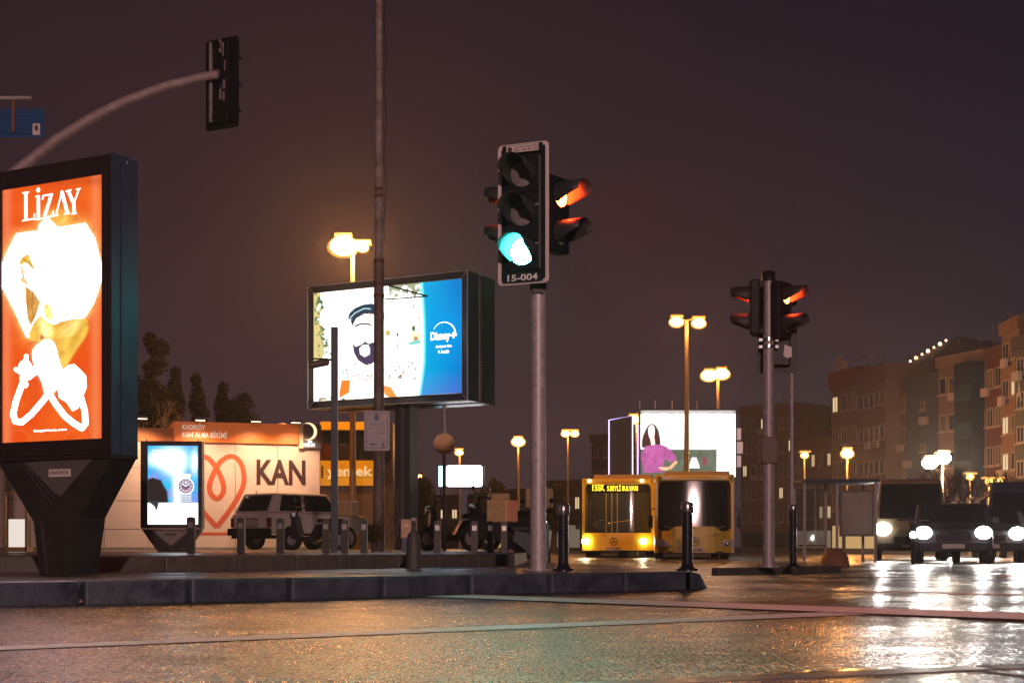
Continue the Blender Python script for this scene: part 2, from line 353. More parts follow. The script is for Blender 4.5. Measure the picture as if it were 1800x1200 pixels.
    A.mixin(np.clip((x - bx - 12) / 50, 0, 1) * .8, (.0, .16, .62)); A.mixin(np.clip((x - bx - 6) / 8, 0, 1) * np.exp(-((y - 585) / 60) ** 2) * .55, (.0, .38, .95))
    A.mixin(np.clip((y - 650) / 50, 0, 1) * (x > bx) * .35, (.22, .12, .75))
    return A.c

def art_watch(x, y):
    A = Art(x, y, (.06, .38, .95)); n = fbm(x, y, 22, 5)
    A.mixin(np.clip((n - .42) * 5, 0, 1) * .8, (.02, .60, .95)); A.mixin(np.clip((fbm(x, y, 14, 9) - .55) * 6, 0, 1) * .7, (.35, .32, .95))
    A.mixin(np.exp(-((x - 305) / 20) ** 2 - ((y - 810) / 20) ** 2) * 1.0, (2.4, 2.6, 2.7)); A.mixin(np.exp(-((x - 283) / 22) ** 2 - ((y - 806) / 12) ** 2) * .8, (2.2, 2.5, 2.6))
    A.mixin(np.exp(-((x - 312) / 7) ** 2) * (y > 815) * .9, (2.0, 2.3, 2.4)); A.mixin(np.exp(-((x - 342) / 6) ** 2 - ((y - 812) / 18) ** 2) * .8, (2, 2.3, 2.4))
    A.mixin(np.clip((y - 845) / 40, 0, 1) * (x > 300) * .4, (.5, .3, .9))
    A.poly([(259, 842), (268, 839), (283, 843), (288, 853), (294, 863), (296, 883), (259, 886)], (.035, .022, .02), 3)
    for i, yy in enumerate(range(868, 884, 4)): A.line([(318, yy), (335, yy)], 1.6, (.8, .85, .95), 1); A.line([(319, yy + 2), (334, yy + 2)], .5, (.15, .12, .2), .6)
    for yy in (834, 838): A.line([(319, yy), (334, yy)], 1.6, (1.5, 1.6, 1.7), 1)
    A.circ((326.5, 854), 14.5, (1.7, 1.7, 1.8)); A.circ((326.5, 854), 13, (.25, .12, .22)); A.circ((326.5, 854), 10.2, (.9, .9, 1.0)); A.circ((326.5, 854), 9.2, (.16, .12, .22))
    A.mixin(np.clip((y - 855) / 4, 0, 1) * (np.hypot(x - 326.5, y - 854) < 9), (.35, .12, .16))
    for k in range(12):
        a = k * math.pi / 6; A.circ((326.5 + 7.6 * math.cos(a), 854 + 7.6 * math.sin(a)), .8, (1.6, 1.6, 1.7), .6)
        A.line([(326.5 + 11 * math.cos(a), 854 + 11 * math.sin(a)), (326.5 + 12.6 * math.cos(a), 854 + 12.6 * math.sin(a))], .4, (1.2, 1.2, 1.2), .6)
    A.line([(326.5, 854), (321, 850)], .6, (2, 2, 2), .6); A.line([(326.5, 854), (332, 850)], .6, (2, 2, 2), .6); A.circ((326.5, 848), 1.6, (1.8, 1.6, 1.5), .6)
    A.mixin(np.clip(y - 883, 0, 1), (2.6, 2.6, 2.55))
    A.poly([(259, 880), (280, 880), (278, 890), (275, 899), (271, 890), (266, 886)], (.05, .05, .06), 2); A.line([(275, 900), (274, 908)], 1, (.4, .4, .45), 1)
    return A.c

def art_lady(x, y):
    W = (3.0, 3.0, 2.9); A = Art(x, y, W); r_ = fbm(x, y, 10, 2)
    A.mixin(np.clip((x - 1285) / 6, 0, 1) * .55, (1.2, .8, .9)); A.mixin(np.exp(-((x - 1163) / 12) ** 2 - ((y - 758) / 22) ** 2) * .75, (.25, .85, .62))
    A.mixin(np.exp(-((x - 1253) / 4) ** 2 - ((y - 770) / 10) ** 2) * .8, (.05, .6, .9)); A.mixin(np.clip((1134 - x) / 8, 0, 1) * .5, (.3, .8, .5))
    A.mixin(np.clip((y - 788) / 2, 0, 1) * np.clip((1262 - x) / 3, 0, 1), (.16, .19, .13))
    A.poly([(1128, 790), (1128, 770), (1136, 750), (1146, 742), (1156, 750), (1162, 775), (1160, 790)], (.10, .035, .03), 2, 1)
    A.poly([(1139, 753), (1144, 746), (1150, 748), (1151, 762), (1147, 775), (1141, 768)], (2.4, 1.9, 1.8), 1.2, 1); A.poly([(1143, 770), (1150, 768), (1152, 786), (1146, 788)], (2.2, 1.4, 1.1), 1)
    A.poly([(1126, 800), (1134, 784), (1146, 782), (1160, 780), (1178, 787), (1190, 806), (1180, 812), (1168, 806), (1164, 830), (1132, 830)], (.62, .14, .42), 1.5)
    A.line([(1188, 812), (1178, 822), (1166, 824)], 2.6, (1.3, .62, .38), 1.5); A.line([(1160, 822), (1172, 824)], 2.2, (1.5, .8, .5), 1.2)
    A.poly([(1174, 762), (1258, 765), (1258, 788), (1174, 788)], (2.4, 2.5, 2.4), 1)
    for i in range(8): A.line([(1178 + 9 * i, 774.5), (1183 + 9 * i, 774.5)], .4, (.15, .3, .25), .7); A.line([(1180 + 9 * i, 770), (1181 + 9 * i, 781)], .4, (.5, .6, .55), .8)
    sh = .6 + .8 * fbm(x, y * .7, 8, 55); mk = (A.c[:, 0] < 1.6); A.c = np.where(mk[:, None], A.c * sh[:, None], A.c)
    A.poly([(1216, 804), (1224, 804), (1230, 822), (1211, 822)], (2.3, 2.3, 2.2), 1); A.circ((1238, 810), 4, (.35, .08, .12), 2, 8)
    A.mixin(np.clip((fbm(x, y, 7, 8) * 5 + (726 - y)) / 2, 0, 1) * .8, (.12, .07, .05))
    return A.c

# ------------------------------------------------------------------ lettering
def text(name, s, mat, parent, x0, x1, z0, z1, y, depth=.004, bold=0.0, axis='y', flip=False):
    """solid letters fitted into a rectangle of the parent's x-z plane"""
    cu = bpy.data.curves.new(name, 'FONT'); cu.body = s; cu.offset = bold; cu.resolution_u = 3; cu.extrude = .02
    fo = bpy.data.objects.new('tmp', cu); COL.objects.link(fo)
    dg = bpy.context.evaluated_depsgraph_get(); me = bpy.data.meshes.new_from_object(fo.evaluated_get(dg))
    bpy.data.objects.remove(fo); bpy.data.curves.remove(cu)
    n = len(me.vertices); co = np.empty(n * 3); me.vertices.foreach_get('co', co); co = co.reshape(-1, 3)
    a, b = co.min(0), co.max(0); t = (co - a) / (b - a + 1e-9)
    q = np.empty_like(co)
    u = x0 + t[:, 0] * (x1 - x0); v = z0 + t[:, 1] * (z1 - z0)
    if axis == 'y': q[:, 0] = u; q[:, 1] = y - t[:, 2] * depth; q[:, 2] = v
    elif axis == 'x': q[:, 1] = u; q[:, 0] = y + t[:, 2] * depth; q[:, 2] = v
    me.vertices.foreach_set('co', q.ravel()); me.name = name; me.materials.clear(); me.materials.append(mat); me.update()
    o = bpy.data.objects.new(name, me); COL.objects.link(o)
    if parent: o.parent = parent
    return o

def pp(root, pts, y=0.0): return [loc_on(root, a, b, y) for a, b in pts]

# ------------------------------------------------------------------ ground: wet asphalt, islands, kerbs, markings
def ground_mat(name, c1, c2, r0, r1, bump, gscale, stretch=1.0, spec=.5):
    m = bpy.data.materials.new(name); m.use_nodes = True; t = m.node_tree; b = t.nodes['Principled BSDF']
    co = t.nodes.new('ShaderNodeTexCoord')
    def nz(s, d=5, r=.6):
        n = t.nodes.new('ShaderNodeTexNoise'); n.inputs['Scale'].default_value = s; n.inputs['Detail'].default_value = d; n.inputs['Roughness'].default_value = r
        t.links.new((mp.outputs[0] if s == gscale else co.outputs['Object']), n.inputs['Vector']); return n
    mp = t.nodes.new('ShaderNodeMapping'); mp.inputs['Scale'].default_value = (1, stretch, 1); t.links.new(co.outputs['Object'], mp.inputs[0])
    big = nz(.55, 4); fine = nz(gscale, 2, .7); mid = nz(3.5, 5)
    cr = t.nodes.new('ShaderNodeValToRGB'); cr.color_ramp.elements[0].position = .35; cr.color_ramp.elements[1].position = .68
    cr.color_ramp.elements[0].color = (*c1, 1); cr.color_ramp.elements[1].color = (*c2, 1); t.links.new(fine.outputs[0], cr.inputs[0])
    t.links.new(cr.outputs[0], b.inputs['Base Color'])
    ad = t.nodes.new('ShaderNodeMath'); ad.operation = 'ADD'; sc1 = t.nodes.new('ShaderNodeMath'); sc1.operation = 'MULTIPLY'; sc1.inputs[1].default_value = .45
    t.links.new(mid.outputs[0], sc1.inputs[0]); t.links.new(big.outputs[0], ad.inputs[0]); t.links.new(sc1.outputs[0], ad.inputs[1])
    mr = t.nodes.new('ShaderNodeMapRange'); mr.inputs[1].default_value = .55; mr.inputs[2].default_value = .88
    mr.inputs[3].default_value = r0; mr.inputs[4].default_value = r1; t.links.new(ad.outputs[0], mr.inputs[0]); 
    m2 = t.nodes.new('ShaderNodeMath'); m2.operation = 'MULTIPLY_ADD'; m2.inputs[1].default_value = -.75; m2.inputs[2].default_value = .375
    m3 = t.nodes.new('ShaderNodeMath'); m3.operation = 'ADD'; m3.use_clamp = True; t.links.new(fine.outputs[0], m2.inputs[0]); t.links.new(m2.outputs[0], m3.inputs[0]); t.links.new(mr.outputs[0], m3.inputs[1]); t.links.new(m3.outputs[0], b.inputs['Roughness'])
    bp = t.nodes.new('ShaderNodeBump'); bp.inputs['Strength'].default_value = 1; bp.inputs['Distance'].default_value = bump
    t.links.new(fine.outputs[0], bp.inputs['Height']); t.links.new(bp.outputs[0], b.inputs['Normal'])
    b.inputs['Specular IOR Level'].default_value = spec
    return m
asph = ground_mat('wet_asphalt', (.011, .007, .008), (.070, .036, .034), .17, .40, .015, 70, .20, .10)
pave = ground_mat('wet_paving', (.06, .052, .048), (.12, .10, .09), .22, .5, .002, 60)
slab = ground_mat('near_slabs', (.07, .065, .062), (.13, .12, .115), .2, .42, .002, 50)
water = ground_mat('gutter_water', (.006, .006, .007), (.010, .010, .010), .12, .22, .003, 16)
kerb_m = pmat('kerb_stone', (.020, .028, .046), .5, 0, .2, 6, .006, col2=(.055, .068, .095), rvar=.15)
kerb2_m = pmat('old_kerb_stone', (.075, .072, .062), .55, 0, .25, 7, .005, rvar=.15)
near_kerb_m = pmat('pale_kerb_stone', (.11, .105, .10), .38, 0, .25, 9, .004, rvar=.12)
mark_m = pmat('worn_road_paint', (.62, .57, .52), .55, 0, .2, 14, .012, col2=(.88, .82, .76))

m = MB(); nx_ = 24
m.add([(-700, -25, 0), (700, -25, 0), (700, 1500, 0), (-700, 1500, 0)], [(0, 1, 2, 3)])
tag(m.build('road', asph), kind='structure')

K1, K2, K3 = .165, .31, .10
def kerb_line(pts): return [Vector((p.x, p.y)) for p in pts]
kl = [G(-1400, 1118), G(-700, 1088), G(0, 1065), G(333, 1058), G(600, 1050.5), G(825, 1044), G(1000, 1040), G(1212, 1034.5)]
def flat(name, pts, z, mat):
    m = MB(); m.add([(p[0], p[1], z) for p in pts], [tuple(range(len(pts)))]); return tag(m.build(name, mat), kind='structure')
def kpt(px):                            # point of the kerb front line seen at photo column px
    for a, b in zip(kl, kl[1:]):
        # solve (a + t(b-a)) projected x = px
        k = (px - 900) / F; den = (b.x - a.x) - k * (b.y - a.y)
        t = (k * a.y - a.x) / den
        if 0 <= t <= 1: return a + (b - a) * t
    return kl[-1]
tip = Vector((X(1212, 13.75), 13.75, 0))
# island surface (two sheets: front pavement and raised plaza)
kb0, kb1 = Vector((-30, 8.5, 0)), G(150, 1003, K1)
kB = [Vector((-16, 12.6, 0)), G(150, 1004, K1), G(420, 1000.5, K1), G(700, 996.5, K1), G(905, 993, K1)]
back = [Vector((1.78, 13.95, 0)), Vector((1.0, 20.2, 0)), Vector((X(925, 21), 22, 0)), Vector((X(925, 24), 60, 0)), Vector((-40, 60, 0)), Vector((-40, 9, 0))]
inset = lambda p: Vector((p.x - .05, p.y + .15, 0))
isl = [inset(p) for p in kl] + back
m = MB(); m.prism([(p.x, p.y) for p in isl], .01, K1 - .004, 0, 'z'); tag(m.build('pavement', pave), kind='structure')
# kerb stones, one structure each run
def stone_run(name, pts_front, z, depth, mat, gap=.012, bv=.02, zb=0.0):
    m = MB()
    for a, b in zip(pts_front, pts_front[1:]):
        d = (b - a); L = d.length; d.normalize(); nrm = Vector((-d.y, d.x, 0))
        t = MB(); t.box(gap / 2, L - gap / 2, 0, depth, zb - .02, z, bv=bv)
        m.add([a + d * v[0] + nrm * v[1] + Vector((0, 0, v[2])) for v in t.v], t.f)
    return tag(m.build(name, mat), kind='structure')
joints = [-1400, -700, -260, -60, 145, 333, 510, 672, 825, 967, 1097, 1210]
ks = [kpt(j) for j in joints]
stone_run('kerb', ks, K1, .16, kerb_m, .035, .022)
m = MB()                                # rounded, sloping end stone
a = ks[-1]; dd = (ks[-1] - ks[-2]).normalized(); nn_ = Vector((-dd.y, dd.x, 0))
prof = [(.02, 0, K1 - .004), (.10, .005, K1 - .012), (.19, .03, .135), (.27, .09, .11), (.31, .17, .10), (.30, .27, .10), (.22, .37, .13), (.02, .45, K1 - .004)]
top = [a + dd * u + nn_ * v for u, v, z in prof]; bot = [a + dd * (u + (.05 if u > .15 else 0)) + nn_ * (v - (.03 if v < .1 and u > .15 else 0)) for u, v, z in prof]; n = len(prof)
m.add([(p.x, p.y, 0) for p in bot] + [(p.x, p.y, q_[2]) for p, q_ in zip(top, prof)] + [((a + dd * .06 + nn_ * .2).x, (a + dd * .06 + nn_ * .2).y, K1)],
      [(i, i + 1, i + 1 + n, i + n) for i in range(n - 1)] + [(n + i, n + i + 1, 2 * n) for i in range(n - 1)] + [(2 * n - 1, n, 2 * n)])
tag(m.build('kerb_end', kerb_m), kind='structure')
# raised plaza behind with its own kerb
plz = kB + [Vector((X(925, 21), 22, 0)), Vector((X(925, 21) + .3, 58, 0)), Vector((-36, 58, 0))]
m = MB(); m.prism([(p.x - .0, p.y + .14) for p in plz], K1 + .002, K2 - .004, 0, 'z'); tag(m.build('plaza', pave), kind='structure')
pts = []
for a, b in zip(kB, kB[1:]):
    n = max(1, round((b - a).length / .8)); pts += [a + (b - a) * i / n for i in range(n)]
pts.append(kB[-1]); pts = [Vector((p.x, p.y, 0)) for p in pts]
stone_run('plaza_kerb', pts, K2, .14, kerb2_m, .008, .015, zb=K1)
e0 = Vector((kB[-1].x, kB[-1].y, 0)); e1 = Vector((X(925, 21) + .02, 22.3, 0))
stone_run('plaza_kerb_return', [e0, (e0 + e1) / 2, e1], K2, .14, kerb2_m, .008, .015, zb=0.0)
# right-hand island
r0 = Vector((X(1264, 20), 20, 0)); r1 = Vector((X(1480, 22), 22.0, 0)); n = 5
stone_run('right_island_kerb', [r0 + (r1 - r0) * i / n for i in range(n + 1)], K3, .15, kerb2_m, .008, .02)
m = MB(); m.prism([(r0.x, r0.y + .15), (r1.x, r1.y + .15), (r1.x + .4, r1.y + 6), (X(1290, 30), 30)], .01, K3 - .004, 0, 'z'); tag(m.build('right_island', pave), kind='structure')

# lane lines
def strip(name, a, b, wa, wb, z=.004, mat=None, n=14, seed=1):
    rr = random.Random(seed); d = (b - a).normalized(); nr = Vector((-d.y, d.x, 0)); vs = []
    for i in range(n + 1):
        p = a + (b - a) * i / n; ww = wa + (wb - wa) * i / n
        vs += [p + nr * (ww / 2 + rr.uniform(-.006, .006)), p - nr * (ww / 2 + rr.uniform(-.006, .006))]
    m = MB(); m.add([(v.x, v.y, z) for v in vs], [(2 * i, 2 * i + 1, 2 * i + 3, 2 * i + 2) for i in range(n)])
    return tag(m.build(name, mat or mark_m), kind='structure')
def ln(y0, y1, x): return None
strip('lane_line', G(-120, 1145), G(1490, 1078), .20, .34, seed=2)
strip('lane_line', G(790, 1047.5), G(1900, 1088), .55, .72, z=.008, seed=3)
strip('lane_dash', G(1318, 1033), G(1452, 1036), .3, .3, seed=4)
strip('lane_dash', G(1482, 1039), G(1640, 1041), .3, .3, seed=5)
strip('lane_dash', G(1650, 1042.5), G(1900, 1046), .3, .3, seed=6)
strip('lane_line', G(1000, 996), G(1250, 998), .12, .12, z=.004, seed=7)

# gutter water and near kerb
nk = [Vector((-5.5, 1.55, 0)), Vector((-2.2, 2.75, 0))]
q0 = G(1020, 1197, .05); q1 = G(1800, 1164, .05); dn = (q1 - q0)
jn = [q0 + dn * t for t in (-4.0, -2.6, -1.4, -.45, .40, .86, 1.55, 2.4, 3.4)]
jn = [Vector((p.x, p.y, 0)) for p in jn]
dn2 = Vector((dn.x, dn.y, 0)).normalized(); nn = Vector((-dn2.y, dn2.x, 0))
jr = [p - nn * .0 for p in jn]
m = MB()
for a, b in zip(jn, jn[1:]):
    L = (b - a).length; t = MB(); t.box(.006, L - .006, -.14, 0, -.02, .05, bv=.012)
    m.add([a + dn2 * v[0] + nn * v[1] + Vector((0, 0, v[2])) for v in t.v], t.f)
tag(m.build('near_kerb', near_kerb_m), kind='structure')
m = MB()
for k in range(-4, 16):                 # paving slabs behind the near kerb
    for j in range(9):
        o_ = jn[3] + dn2 * (k * .62 + (j % 2) * .31) - nn * (.15 + j * .42)
        t = MB(); t.box(.004, .616, -.416, -.0, -.02, .048 + random.uniform(-.0015, .0015))
        m.add([o_ + dn2 * v[0] + nn * v[1] + Vector((0, 0, v[2])) for v in t.v], t.f)
tag(m.build('near_pavement', slab), kind='structure')
rr = random.Random(4); m = MB(); top = []; n = 40
a, b = jn[1], jn[-1]
for i in range(n + 1):
    p = a + (b - a) * i / n; top.append(p + nn * (.42 + .05 * math.sin(i * .9) + rr.uniform(-.03, .03)))
m.add([(p.x, p.y, .004) for p in top] + [((a + (b - a) * i / n + nn * .002).x, (a + (b - a) * i / n + nn * .002).y, .004) for i in range(n + 1)],
      [(i, i + n + 1, i + n + 2, i + 1) for i in range(n)])
tag(m.build('gutter_water', water), kind='structure')

# ------------------------------------------------------------------ traffic signals
lens_off = pmat('unlit_lens', (.20, .17, .165), .25, 0, .35, 90, .004)
green_on = emat('green_signal_light', (.03, 1.0, .86), 110)
red_on = emat('red_signal_light', (1.0, .06, .008), 130)
hood_m = pmat('visor_plastic', (.030, .030, .034), .5, 0, .15, 20)
def hood_mesh(r, L, y0):
    m = MB(); n = 28; a0, a1 = -38, 218; vs = []; th = .004
    for layer, rr_ in enumerate((r, r - th)):
        for i in range(n + 1):
            a = R(a0 + (a1 - a0) * i / n); s = math.sin(a)
            ln_ = L * (1.0 if s > .1 else max(.12, .94 + (s - .1) * 1.15)); k = rr_ * 1.0
            vs += [(k * math.cos(a), y0, k * s), (k * 1.01 * math.cos(a), y0 - ln_ * .5, k * 1.01 * s - .004), (k * 1.03 * math.cos(a), y0 - ln_, k * 1.03 * s - .012)]
    fs = []; b = 3 * (n + 1)
    for i in range(n):
        for j in range(2):
            fs.append((3 * i + j, 3 * i + j + 1, 3 * i + j + 4, 3 * i + j + 3)); fs.append((b + 3 * i + j, b + 3 * i + j + 3, b + 3 * i + j + 4, b + 3 * i + j + 1))
        fs.append((3 * i + 2, b + 3 * i + 2, b + 3 * i + 5, 3 * i + 5))
    for i in (0, n):
        for j in range(2): fs.append((3 * i + j, b + 3 * i + j, b + 3 * i + j + 1, 3 * i + j + 1))
    m.add(vs, fs, 0, True); return m
def lens_mesh(r, y):
    m = MB(); n = 24; vs = [(0, y - .022, 0)]
    for k, (q, dy) in enumerate(((.5, .018), (.85, .008), (1, 0))): vs += [(q * r * math.cos(2 * math.pi * i / n), y - dy, q * r * math.sin(2 * math.pi * i / n)) for i in range(n)]
    fs = [(0, 1 + (i + 1) % n, 1 + i) for i in range(n)] + [(1 + k * n + i, 1 + k * n + (i + 1) % n, 1 + (k + 1) * n + (i + 1) % n, 1 + (k + 1) * n + i) for k in range(2) for i in range(n)]
    m.add(vs, fs, 0, True); return m
def rrect(x0, x1, z0, z1, r, n=5):
    p = []
    for cx, cz, a in ((x1 - r, z1 - r, 0), (x0 + r, z1 - r, 90), (x0 + r, z0 + r, 180), (x1 - r, z0 + r, 270)):
        p += [(cx + r * math.cos(R(a + 90 * i / n)), cz + r * math.sin(R(a + 90 * i / n))) for i in range(n + 1)]
    return p
def head(parent, loc, rz, n, pitch, lit, board=None, L=.30, r=.128, w=.36, label=None, glow=None, edge=None):
    H_ = n * pitch; m = MB()
    m.box(-w / 2, w / 2, .0, .13, -H_ / 2, H_ / 2, bv=.02)
    for i in range(n):
        z = (n / 2 - .5 - i) * pitch
        m.box(-w / 2 + .012, w / 2 - .012, -.012, .004, z - pitch / 2 + .008, z + pitch / 2 - .008, bv=.005)
        m.tube([(0, -.030, z), (0, -.008, z)], [r + .004, r + .012], 24, cap=False)
    m.box(-.05, .05, .13, .19, -H_ / 2 + .02, -H_ / 2 + .10); m.box(-.05, .05, .13, .19, H_ / 2 - .10, H_ / 2 - .02)
    h = m.build('signal_head', blk, parent, loc=loc, rz=rz)
    if board:
        bw0, bw1, bz0, bz1 = board; b = MB(); pl = rrect(bw0, bw1, bz0, bz1, .045); b.prism(pl, .020, .032)
        bo = b.build('backboard', blk, h)
        if edge:
            e_ = MB(); inn = rrect(bw0 + .036, bw1 - .036, bz0 + .036, bz1 - .036, .02); q = len(pl)
            e_.add([(x, .0165, z) for x, z in pl] + [(x, .0165, z) for x, z in inn] + [(x, .0215, z) for x, z in pl] + [(x, .0215, z) for x, z in inn],
                   [(i, (i + 1) % q, q + (i + 1) % q, q + i) for i in range(q)] + [(i, i + 2 * q, (i + 1) % q + 2 * q, (i + 1) % q) for i in range(q)])
            e_.build('border', edge, h)
    for i in range(n):
        z = (n / 2 - .5 - i) * pitch
        l = lens_mesh(r, -.012).build('lens', lens_off if lit != i else glow, h, loc=(0, 0, z))
        if lit == i: l['label'] = 'lit green lens' if glow == green_on else 'lit red lens'
        if lit == i:
            ld = bpy.data.lights.new('signal_light', 'SPOT'); ld.energy = 180 if glow == green_on else (650 if rz > 0 else 120); ld.color = (.0, 1, .78) if glow == green_on else (1, .03, .01); ld.spot_size = R(74 if glow == green_on else 88); ld.spot_blend = .8; ld.shadow_soft_size = .09
            lo = bpy.data.objects.new('signal_light', ld); COL.objects.link(lo); lo.parent = l; lo.location = (0, -.10, -.02); lo.rotation_euler = (R(-66), 0, 0)
        hood_mesh(r + .008, L, -.022).build('visor', hood_m, h, loc=(0, 0, z))
    return h
def clamp_ring(m, r, z): m.tube([(0, 0, z - .03), (0, 0, z + .03)], r + .02, 14)

# main signal on the island
d = 13.7
S = thing('traffic_signal', 'grey pole traffic light showing green, with number board 15-004 below its lenses', 'traffic light', (X(946, d), d, K1))
m = MB(); m.tube([(0, 0, 0), (0, 0, 2.75), (0, 0, 4.08)], [.078, .070, .066], 20); m.build('pole', galv, S)
m = MB(); m.tube([(0, 0, 4.0), (0, 0, 4.11), (0, 0, 4.125)], [.085, .085, .05], 16); m.build('pole_cap', blk, S)
m = MB(); m.tube([(0, 0, 0), (0, 0, .02)], .14, 8); m.build('base_flange', galv, S)
m = MB(); m.box(-.05, .05, -.10, .0, 2.66, 2.78); clamp_ring(m, .065, 2.74); m.build('clamp', blk, S); m = MB(); clamp_ring(m, .06, 3.86); m.build('clamp', blk, S)
zc = 3.565 - K1
hd = head(S, (-.145, -.20, zc), R(-23), 3, .368, 2, (-.27, .255, -.675, .665), glow=green_on, edge=lgrey, L=.30)
m = MB(); m.box(-.205, .205, -.018, -.012, -.655, -.575); m.build('number_plate', blk, hd)
m = MB(); m.box(-.205, .205, -.018, -.012, .565, .645); m.build('notice_holder', blk, hd)
m = MB(); m.box(-.165, .165, -.021, -.0185, .572, .64); m.build('notice_plate', lgrey, hd)
dk_text = pmat('dark_lettering', (.05, .035, .04), .6, 0, .1, 5); wh_text = pmat('white_lettering', (.75, .68, .66), .5, 0, .05, 5)
text('number', '15-004', wh_text, hd, -.155, .155, -.648, -.585, -.0182, .003, .02)
text('notice', 'TRAFİK MÜDÜRLÜĞÜ', dk_text, hd, -.09, .16, .612, .633, -.0212, .002)
text('notice', 'TEL: 44 44 154', dk_text, hd, -.09, .16, .578, .604, -.0212, .002)
m = MB(); m.disc((-.13, -.0225, .606), .024, 'y', 16, th=.0015); m.build('emblem', dk_text, hd)
for zz in (.10, -.268, -.60): text('lens_code', '300', wh_text, hd, .125, .16, zz - .04, zz - .028, -.0142, .001)
a_, b_ = .255, .365
head(S, (.20 + .0, -.045, 3.585 - K1), R(52), 2, .365, 0, None, L=.29, r=.112, w=.33, glow=red_on)
head(S, (-.215, .06, 3.585 - K1), R(-100), 2, .365, 0, None, L=.27, r=.112, w=.33, glow=red_on)
m = MB()
for z in (3.25, 3.9): m.box(-.19, .19, -.02, .02, z - K1, z - K1 + .05)
m.build('bracket', blk, S)

# second signal, further away on the right
d = 20.5; s = 122.
S2 = thing('traffic_signal', 'traffic light showing red, between the twin floodlight poles and the apartment blocks', 'traffic light', (X(1351, d), d, K3))
m = MB(); m.tube([(0, 0, 0), (0, 0, 3.4), (0, 0, Z(490, d) - K3)], [.083, .078, .07], 16); m.build('pole', galv, S2)
m = MB(); m.tube([(0, 0, Z(494, d) - K3), (0, 0, Z(479, d) - K3), (0, 0, Z(477, d) - K3)], [.10, .10, .07], 16); m.build('pole_cap', blk, S2)
for z in (Z(600, d), Z(612, d)): m = MB(); m.tube([(0, 0, z - K3), (0, 0, z - K3 + .045)], .10, 14); m.box(-.14, .14, -.03, .03, z - K3, z - K3 + .04); m.build('clamp', steel, S2)
m = MB(); m.tube([(0, 0, 0), (0, 0, .02)], .15, 8); m.build('base_flange', galv, S2)
head(S2, (.22, -.10, Z(546, d) - K3), R(50), 2, .40, 0, None, L=.30, r=.118, w=.36, glow=red_on)
head(S2, (-.24, .05, Z(541, d) - K3), R(-104), 2, .39, 0, None, L=.27, r=.118, w=.36, glow=red_on)
h3 = head(S2, (.17, .24, Z(572, d) - K3), R(172), 3, .38, 9, (-.28, .28, -.66, .62), L=.26)
m = MB(); m.prism([(-.20, -.30), (-.10, -.26), (-.08, -.42), (-.14, -.46), (-.20, -.44)], .134, .137); m.build('torn_sticker', lgrey, h3)
m = MB(); m.box(-.12, .12, -.10, .10, Z(815, d) - K3, Z(768, d) - K3, bv=.015); m.build('push_button_box', pmat('button_box', (.10, .06, .04), .5), S2)
d = 22.5
S3 = thing('signal_post', 'slender grey post directly behind the red traffic light', 'post', (X(1392, d), d, K3))
m = MB(); m.tube([(0, 0, 0), (0, 0, Z(600, d) - K3)], .032, 10); m.build('pole', galv, S3)
m = MB(); m.tube([(0, 0, 0), (0, 0, .02)], .08, 8); m.build('base_plate', galv, S3)

# mast arm signal seen from behind, top left
d = 19.6; s = F / d
S4 = thing('mast_arm_signal', 'traffic light seen from behind at the end of a curved grey mast arm', 'traffic light', (X(-70, d), d, K2))
lp = lambda px, py, dd=d: (X(px, dd) - X(-70, d), dd - d, Z(py, dd) - K2)
m = MB(); m.tube([(0, 0, 0), (0, 0, 1.0), lp(-70, 440)], [.12, .11, .085], 16); m.build('pole', galv, S4)
pts = [lp(-70, 441), lp(-66, 410), lp(-50, 376), lp(-12, 334), lp(40, 292), lp(100, 245), lp(160, 208), lp(220, 178), lp(290, 152), lp(350, 137), lp(383, 131)]
m = MB(); m.tube(pts, [.085, .083, .08, .078, .076, .072, .070, .067, .064, .062, .062], 16); m.build('mast_arm', pmat('peeling_galvanised', (.36, .27, .27), .55, .1, .12, 9, .003, col2=(.48, .37, .37)), S4)
q = lp(384, 143)
h4 = head(S4, (q[0] + .03, q[1] + .20, q[2] + .02), R(154), 3, .37, 9, (-.28, .28, -.63, .63), L=.22)
m = MB(); m.box(.085, .125, .134, .16, -.55, .55); m.build('mounting_rail', galv, h4)
m = MB()
rr = random.Random(3)
for i in range(9):
    x = rr.uniform(-.17, .0); z = rr.uniform(-.3, .5); m.box(x, x + rr.uniform(.01, .035), .131, .134, z, z + rr.uniform(.06, .2), bv=.001)
m.build('peeling_sticker', pmat('torn_paper', (.32, .24, .26), .7), h4)

# blue direction sign, seen from behind
d = 16.0; s = F / d
S5 = thing('direction_sign', 'back of a blue road sign hanging from a grey pipe, upper left edge', 'road sign', (X(-260, d), d, K1))
lp = lambda px, py: (X(px, d) - X(-260, d), 0, Z(py, d) - K1)
m = MB(); m.tube([(0, 0, 0), lp(-260, 120)], .07, 14); m.build('pole', galv, S5)
m = MB(); m.tube([lp(-262, 174), lp(55, 172.5)], .024, 12); m.build('cross_pipe', galv, S5)
blue_m = pmat('blue_sign_back', (.003, .055, .17), .45, 0, .08, 6, emis=None)
a, b = lp(-220, 241), lp(77, 190); m = MB(); m.prism(rrect(a[0], b[0], a[2], b[2], .02), .03, .036); m.build('sign_panel', blue_m, S5)
m = MB()
for px in (23, -150):
    t_ = lp(px, 174); u_ = lp(px, 232); m.box(t_[0] - .018, t_[0] + .018, .0, .028, u_[2], t_[2] + .02)
m.build('hanger', pmat('rusty_steel', (.16, .07, .05), .7), S5)
m = MB()
for py in (201, 232): t_ = lp(-210, py); u_ = lp(54, py); m.box(t_[0], u_[0], .02, .0295, t_[2] - .012, t_[2] + .012)
m.build('stiffener', blue_m, S5)
